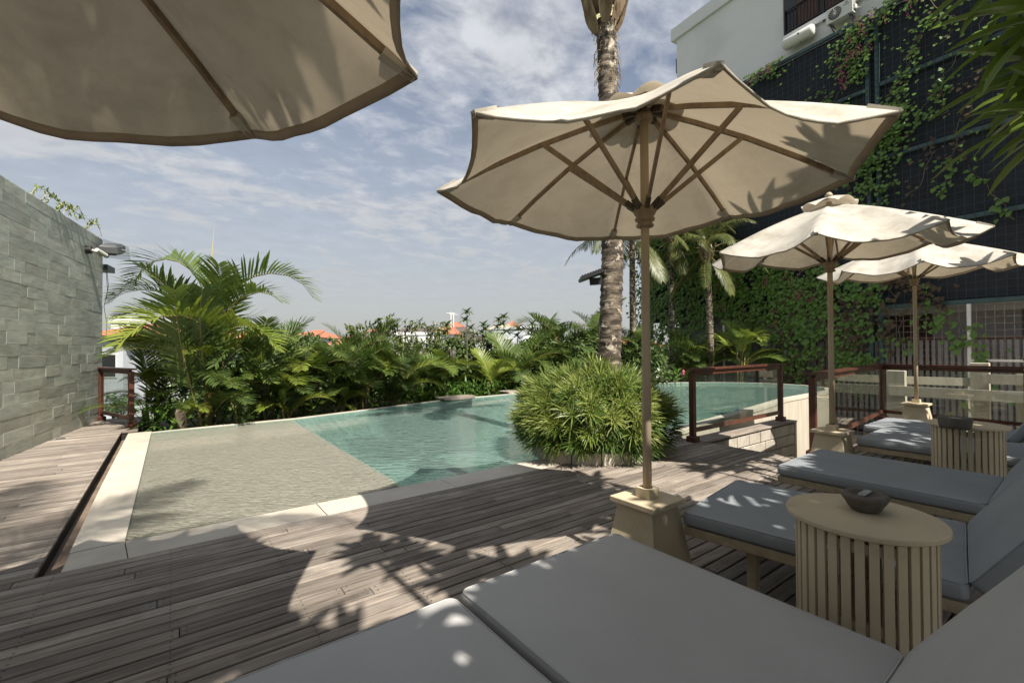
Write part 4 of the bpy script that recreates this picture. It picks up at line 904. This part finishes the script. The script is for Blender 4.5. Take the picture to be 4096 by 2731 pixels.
for (x, d, ytop, W_, lab, sd_) in [(455, 16, 362, 1.3, 'dark glossy mango like bush above the first timber step', 11), (425, 15.5, 372, 1.2, 'rounded dark bush left of the first timber step', 12), (395, 15, 378, 1.2, 'low dark bush behind the yellow frond palm', 13), (300, 15, 334, 2.0, 'dark broadleaf tree behind the areca palms under the small roof', 14), (250, 14.5, 340, 1.9, 'dark broadleaf tree behind the tallest areca palm', 15), (200, 14, 350, 1.9, 'broadleaf tree low behind the tallest areca palm stems', 16), (540, 17, 338, 1.6, 'broadleaf bush behind the yellow green areca palm', 17), (585, 18, 330, 1.8, 'broadleaf bush behind the coconut trunk', 18), (640, 19.5, 335, 1.8, 'broadleaf bush behind the parasol pole', 19), (500, 17, 352, 1.3, 'glossy bush between the timber steps', 20), (350, 14.5, 365, 1.5, 'dense shaded bush behind the middle areca palms', 21)]:
    tree('broadleaf_bush', lab, x, 0, d, -5.9, ztop(ytop, d), W_, 'broad', 75, 130, .19, sd_, .45, 'bush', bg_g, crz=.45)
for (x, d, ytop, W_, lab, sd_) in [(118, 13.5, 388, 1.3, 'leafy bush seen through the short glass railing', 31), (310, 26, 333, 2.2, 'far dark round tree between the two small orange roofs', 32), (560, 40, 332, 3, 'far dark tree line piece left of the coconut trunk', 33), (690, 26, 345, 2.2, 'far tree behind the parasol pole', 34)]:
    tree('broadleaf_tree', lab, x, 0, d, -6, ztop(ytop, d), W_, 'broad' if d > 20 else 'banana', 40, 110, .2 if d > 20 else .16, sd_, .4, 'tree', bg_g)
b = MB(); r = random.Random(77)                        # undergrowth strip behind the far coping
for k in range(5200):
    x = r.uniform(-.5, 17); y = 10.75+ (1.15 if x > 5 else .27*x if x < 4 else 1.1)+abs(r.gauss(0, .8)); blade(b, (x, y, r.uniform(-.25, .35)), V(r.gauss(0, 1), r.gauss(0, 1)-.3, r.uniform(0, 1.4)), V(0, 0, 1), r.uniform(.15, .38), r.uniform(.02, .06), .9, 3)
b.build('undergrowth', M['banana'], kind='stuff', label='low leafy ground cover under the palms behind the pool edge', category='ground cover')
t = thing('ginger_plant', 'leafy red flowered ginger plant at the far end of the pool behind the bush', 'plant', at(676, 378, 19.6)-V(0, 0, .25)); b = MB()
for k in range(26): a = k*2.4; blade(b, V(cos(a)*.15*(k % 4), sin(a)*.15*(k % 4), .1+.02*k), V(cos(a), sin(a), .7), V(0, 0, 1), .5, .12, .9, 4, .1)
b.build('foliage', M['banana'], t, kind='stuff'); b = MB(); b.tube([(.35, -.1, .35), (.4, -.1, .55), (.42, -.1, .62)], [.05, .07, .01], 6); b.build('flower', M['pink2'] if 'pink2' in M else M['pink'], t)
# ------------------------------------------------------------------ creepers on the dark wall
def vine(label, streams, dens, seed, size=.15, dry=.1, pink=0, rad=.35, gap=-.06):
    r = random.Random(seed); t = thing('climbing_vine', label, 'creeper', BM.translation, math.atan2(BD.y, BD.x), 'creepers on the dark netted wall'); g = MB(); dr_ = MB(); pk = MB(); sb = MB()
    for path in streams:
        P = [V(bl(x, y)[0], .56, bl(x, y)[1]) for x, y in path]
        for i in range(len(P)-1):
            Ls = (P[i+1]-P[i]).length; n_ = int(Ls*dens*(1.3 if rad > .27 else .9))
            sb.tube([P[i].lerp(P[i+1], k/4)+V(r.gauss(0, .06), 0, r.gauss(0, .06)) if 0 < k < 4 else P[i].lerp(P[i+1], k/4) for k in range(5)], .009, 4, False)
            for k in range(n_):
                q = P[i].lerp(P[i+1], r.random())+V(r.gauss(0, rad), r.uniform(0, .16), r.gauss(0, rad)); q.z = min(q.z, 13.45)
                if noise.noise(V(q.x*1.7, q.z*1.7, seed)) < gap and r.random() < .85: continue
                s = size*.82*r.uniform(.55, 1.2); d = V(r.gauss(0, .5), .35, -1+r.gauss(0, .35)); tgt = dr_ if r.random() < dry*(1.6 if noise.noise(q*.7) > .1 else .3) else g
                up = V(r.gauss(0, .3), 1, .5+r.gauss(0, .3)); dn = d.normalized(); sd = dn.cross(up).normalized()
                tgt.add([q, q+sd*s*.46+dn*s*.12, q+sd*s*.34+dn*s*.55, q+dn*s, q-sd*s*.34+dn*s*.55, q-sd*s*.46+dn*s*.12], [(0, 1, 2, 3), (0, 3, 4, 5)])
            for k in range(int(pink*Ls)):
                q = P[i].lerp(P[i+1], r.random())+V(r.gauss(0, rad), .2, r.gauss(0, rad))
                for j in range(7): q2 = q+V(r.gauss(0, .05), 0, -.05*j); pk.add([q2, q2+V(.04, .01, .0), q2+V(.02, .02, .05)], [(0, 1, 2)])
    g.build('foliage', M['vine'], t, kind='stuff'); 
    if dr_.v: dr_.build('dry_foliage', M['vinedry'], t, kind='stuff')
    if pk.v: pk.build('blossom', M['pink'], t, kind='stuff')
    sb.build('stem', M['bark'], t, kind='stuff')
vine('bright creeper with pink blossom running along the top edge of the dark wall', [[(905, 6), (880, 22), (862, 34), (850, 52), (845, 75)], [(900, 12), (930, 0)], [(757, 83), (775, 72), (790, 66)]], 120, 1, .14, .03, 5, .28, -.2)
vine('creeper trailing left of the upper steel column towards the nearest parasol', [[(872, 50), (858, 70), (848, 95), (838, 110), (822, 108)], [(868, 28), (862, 60), (870, 85)]], 75, 2, .15, .05, 2, .35)
vine('creeper hanging in two strands right of the steel column', [[(958, 8), (935, 30), (918, 55), (905, 85), (893, 110), (882, 125)], [(920, 52), (912, 85), (902, 120), (895, 145)]], 42, 3, .16, .06, 0, .20)
vine('long creeper strand climbing diagonally across the middle of the dark wall', [[(995, 45), (962, 62), (948, 85), (930, 110), (918, 135), (900, 150), (878, 165), (860, 185)], [(948, 90), (955, 115), (935, 125)]], 42, 4, .17, .08, 0, .2)
vine('loose creeper strands with brown dead leaves in the right part of the wall', [[(985, 110), (965, 125), (962, 150), (950, 175)], [(940, 145), (930, 180), (912, 200)], [(1005, 60), (985, 90), (975, 118)]], 26, 5, .17, .6, 0, .22)
vine('creeper with round leaves hanging behind the far parasol on the right', [[(975, 168), (985, 180), (1002, 200), (1012, 215), (1020, 222)], [(960, 165), (945, 200)]], 26, 6, .22, .1, 0, .13)
vine('dense creeper mass between the near parasol tip and the steel column', [[(905, 110), (885, 150), (868, 172), (878, 190)], [(905, 130), (870, 160)], [(890, 185), (870, 200)]], 130, 7, .17, .08, 0, .35, -.2)
vine('thick creeper curtain below the middle parasol left of the pole', [[(x, 262), (x+4, 285), (x-3, 305), (x+2, 318)] for x in range(720, 826, 13)], 115, 8, .20, .05, 1.5, .38, -.22)
vine('creeper curtain covering the far left corner of the wall behind palms', [[(x, 225), (x+3, 260), (x-3, 300), (x+2, 345), (x, 375)] for x in range(652, 722, 10)], 100, 9, .20, .05, 0, .5, -.3)
vine('creeper curtain reaching down to the railing beside the middle pole', [[(x, 290), (x+4, 320), (x-3, 345), (x+2, 365), (x, 385)] for x in (783, 795, 805, 815, 832, 845, 858, 870)], 75, 10, .20, .2, 0, .30, -.22)
vine('sparse creeper with brown leaves between the two far parasol poles', [[(880, 275), (868, 300), (862, 330), (860, 350)], [(918, 272), (930, 290), (940, 310), (950, 325)], [(890, 285), (903, 300), (905, 330), (912, 350)], [(898, 275), (925, 288)]], 48, 11, .21, .55, 0, .28)
vine('creeper spreading over the pale wire grid in the lower right', [[(938, 300), (955, 322), (975, 330), (995, 345), (1012, 358)], [(960, 345), (985, 350), (1010, 356)], [(988, 390), (975, 405), (968, 420)], [(1000, 385), (1010, 395)]], 34, 12, .24, .08, 0, .2)
vine('upper creeper wisps between the air conditioner and the leafy branch', [[(930, 2), (950, 20), (970, 25)], [(1000, 0), (985, 30), (990, 60)], [(962, 35), (945, 50)]], 34, 13, .16, .12, 0, .25)
# ------------------------------------------------------------------ frangipani overhead
def plumeria(label, base, tips, seed, mt='plum', big=()):
    r = random.Random(seed); t = thing('frangipani_tree', label, 'tree', base, 0, 'frangipani trees leaning over the loungers'); o0 = V(*base); tb = MB(); b = MB()
    fork = V(0, 0, 2.3); tb.tube([(0, 0, 0), (.06, 0, 1.2), fork], [.15, .12, .10], 10)
    for ti, tip in enumerate(list(tips)+list(big)):
        bg_ = ti >= len(tips); q = V(*tip)-o0; m1 = fork.lerp(q, .5)+V(0, 0, .25); tb.tube([fork, m1, q], [.06, .04, .02], 6)
        n_ = r.randint(15, 20); out = (q-m1).normalized(); out = (out+V(0, 0, .25)).normalized(); sd = out.cross(V(0, .1, 1)).normalized(); u2 = sd.cross(out)
        for j in range(n_):
            a = j*2.399; tl = .35+1.5*(j/n_); d = out*cos(tl)+(sd*cos(a)+u2*sin(a))*sin(tl)
            blade(b, q-out*.10*(j/n_), d, V(0, 0, 1), r.uniform(.26, .40)*(1.22 if bg_ else 1.05), r.uniform(.06, .085)*(1.05 if bg_ else 1.25), r.uniform(.5, 1.3), 6, .12, tipw=.12)
    tb.build('trunk', M['bark'], t, True); b.build('foliage', M[mt], t, kind='stuff')
r = random.Random(21)
def crown(u0, u1, n_, edge=10):
    o = []; g_ = 0
    while len(o) < n_+edge and g_ < 9000:
        g_ += 1; ed = len(o) >= n_
        tv = r.uniform(-1.3, 1.5) if not ed else r.uniform(1.6, 2.9)
        z = r.uniform(3.4, 4.7); p = V(r.uniform(u0, u1), tv-.8*(z-.44), z); x, y, d = px(p)
        if d > .1 and -60 < x < 1075 and y > -90: continue
        o.append(p)
    return o
shade0 = []
for k in range(24):
    z = r.uniform(3.6, 5.0); a = r.uniform(0, 2*pi); q = .80*math.sqrt(r.random()); shade0.append(V(-.60+q*cos(a), 1.42+q*sin(a)-.8*(z-2.6), z))
for k in range(16):
    z = r.uniform(3.6, 4.6); shade0.append(V(.95+1.1*k/15, r.uniform(.75, 1.4)-.8*(z-.44), z))
plumeria('frangipani tree arching over the front loungers, mostly out of frame', (1.2, -3.6, 0), crown(-.9, 3.3, 165, 16) + shade0, 1)
plumeria('frangipani tree whose long leaves hang into the upper right corner', (4.6, -3.6, 0), crown(2.7, 6.6, 150, 14) + [V(3.5, .2, 4.1)], 2,
         big=[at(1052, 14, 2.0), at(1060, 68, 2.1), at(1072, 118, 1.9), at(1026, -36, 2.2), at(1075, 60, 2.2), at(1064, 92, 2.3)])
plumeria('frangipani tree over the far loungers, out of frame to the right', (8.6, -3.6, 0), crown(6.2, 10.8, 160, 8), 3)
coconut('tall coconut palm behind the viewer shading the left deck', [(-1.6, -3.4, 0), (-1.5, -2.8, 4), (-1.7, -2.2, 7.6)], .17, .13, 15, 17)
t = thing('trailing_plant', 'thin yellow green plant trailing along the top of the slate wall', 'plant', tuple(WM @ V(WL-1.6, .05, 3.76)), wang)
r = random.Random(9); b = MB(); sb = MB()
for k in range(9):
    x0 = r.uniform(-1.6, .9); P = [V(x0, 0, 0), V(x0+.12, -.05, .2), V(x0+.3, -.08, r.uniform(.15, .34)), V(x0+.55, -.1, r.uniform(.0, .2))]; sb.tube(P, .004, 3)
    for q in range(26): f = r.random()*2.99; i = int(f); blade(b, P[i].lerp(P[i+1], f-i), V(r.gauss(0, 1), r.gauss(0, 1), r.gauss(0, 1)), V(0, 0, 1), .075, .028, .3, 2)
b.build('foliage', M['arecay'], t, kind='stuff'); sb.build('stem', M['cane'], t, kind='stuff')
# ------------------------------------------------------------------ far houses
def house(name, label, x0, x1, yr, ye, yb, d, roof, depth=8, wall='whitewall', flat=False, ridge=.35):
    a, c = at(x0, 347, d), at(x1, 347, d); a.z = c.z = 0; ze = ztop(ye, d); zr = ztop(yr, d); Wd = (c-a).length; ang = math.atan2(c.y-a.y, c.x-a.x)
    t = thing(name, label, 'house', (a.x, a.y, -6), ang, 'houses of the town beyond the gardens'); b = MB(); ze += 6; zr += 6
    b.box(.3 if not flat else 0, Wd-(.3 if not flat else 0), .3, depth, 0, ze); b.build('wall', M[wall], t)
    if flat: b = MB(); b.box(-.1, Wd+.1, .2, depth+.1, ze-.0, zr); b.build('parapet', M[roof], t)
    else:
        k = min(.48, ridge); q = [(-.2, -.1, ze-.05), (Wd+.2, -.1, ze-.05), (Wd+.2, depth+.2, ze-.05), (-.2, depth+.2, ze-.05), (Wd*k, depth/2, zr), (Wd*(1-k), depth/2, zr)]
        b = MB(); b.add(q, [(0, 1, 5, 4), (1, 2, 5), (2, 3, 4, 5), (3, 0, 4), (3, 2, 1, 0)]); b.build('roof', M[roof], t)
        b = MB(); b.tube([q[4], q[5]], .12, 5); 
        for e in ((0, 4), (1, 5)): b.tube([q[e[0]], q[e[1]]], .10, 5)
        b.build('ridge_tiles', M[roof], t, kind='stuff')
    n_ = max(1, int(Wd/2.6))
    for k in range(n_):
        xx = Wd*(k+.5)/n_; b = MB(); b.box(xx-.45, xx+.45, .26, .3, ze-2.3, ze-1.0); w_ = b.build('window', M['whitepaint'], t)
        b = MB(); b.box(xx-.38, xx+.38, .245, .26, ze-2.23, ze-1.07); b.build('pane', M['window'], w_)
    return t
house('house', 'house with grey wall and orange roof seen just past the slate wall', 84, 124, 320.5, 332, 0, 24, 'rooftile', 7, 'greywall', ridge=.25)
house('house', 'white block behind the grey walled house with the orange roof', 107, 128, 314, 320, 0, 33, 'whitewall', 6, flat=True)
house('house', 'orange roofed house half hidden by the tallest areca palm', 160, 205, 324, 334, 0, 27, 'rooftile', 8, ridge=.4)
house('house', 'small orange roofed white house right of the tallest areca palm', 288, 312, 328, 335, 0, 40, 'rooftile', 8, ridge=.3)
house('house', 'steep orange gable roofed house behind the feathery palm frond', 330, 346, 333, 343, 0, 30, 'rooftile', 6, ridge=.45)
house('house', 'tiny orange roof peak left of the low white houses', 367, 376, 326, 330, 0, 60, 'rooftile', 6, ridge=.5)
house('house', 'long brown roofed building beyond the low white houses', 393, 470, 325.5, 331, 0, 75, 'roofdk', 12, ridge=.1)
house('house', 'row of low white houses in the gap between the feathery trees', 393, 440, 331, 334, 0, 55, 'whitewall', 8, flat=True)
house('house', 'orange roofed white house right of the low white row', 433, 456, 326, 333, 0, 58, 'rooftile', 8, ridge=.2)
house('house', 'pyramid orange roof beside the antenna mast', 445, 463, 319.5, 326, 0, 90, 'rooftile', 12, ridge=.47)
house('house', 'grey flat roofed building below the rosette trees', 455, 500, 335, 339, 0, 38, 'roofdk', 8, 'greywall', flat=True)
house('warehouse', 'beige roofed warehouse with blue grey wall right of centre', 487, 519, 322, 329, 0, 62, 'roofbeige', 14, 'greywall', ridge=.3)
house('warehouse', 'long blue grey warehouse wall right of centre under the beige roof', 492, 524, 327, 329, 0, 50, 'greywall', 10, 'greywall', flat=True)
house('house', 'orange gable roof peeping over the beige warehouse roof', 507, 518, 320, 325, 0, 84, 'rooftile', 8, ridge=.45)
house('house', 'bright white flat roofed block right of the warehouses', 521, 545, 325.5, 330, 0, 52, 'whitewall', 9, flat=True)
house('house', 'orange roofed house glimpsed either side of the nearest parasol pole', 620, 664, 338, 346, 0, 40, 'rooftile', 8, ridge=.3)
t = thing('antenna_mast', 'thin twin antenna masts beside the pyramid orange roof', 'antenna', at(451, 347, 80)-V(0, 0, 1)); 
for dx, h in ((0, 7.2), (.5, 7.0), (-2.2, 5.2)): b = MB(); b.tube([(dx, 0, -2), (dx, 0, h)], .12, 6); b.tube([(dx-.9, 0, h-.2), (dx+.9, 0, h-.2)], .06, 4); b.build('mast', M['plasticw'], t)
hill = MB(); r = random.Random(6)
for k in range(2600):
    a = r.uniform(-.9, .8); d = r.uniform(70, 240); p = V(cos(AZ+a)*d, sin(AZ+a)*d, -6+r.uniform(0, 1.0)*(4+d*.014))
    s = d*.012+.4; blade(hill, p, V(r.gauss(0, 1), r.gauss(0, 1), .3), V(0, 0, 1), s*2, s*1.4, .9, 3)
hill.build('far_trees', M['broad'], kind='stuff', label='distant band of tree tops along the horizon', category='tree line')
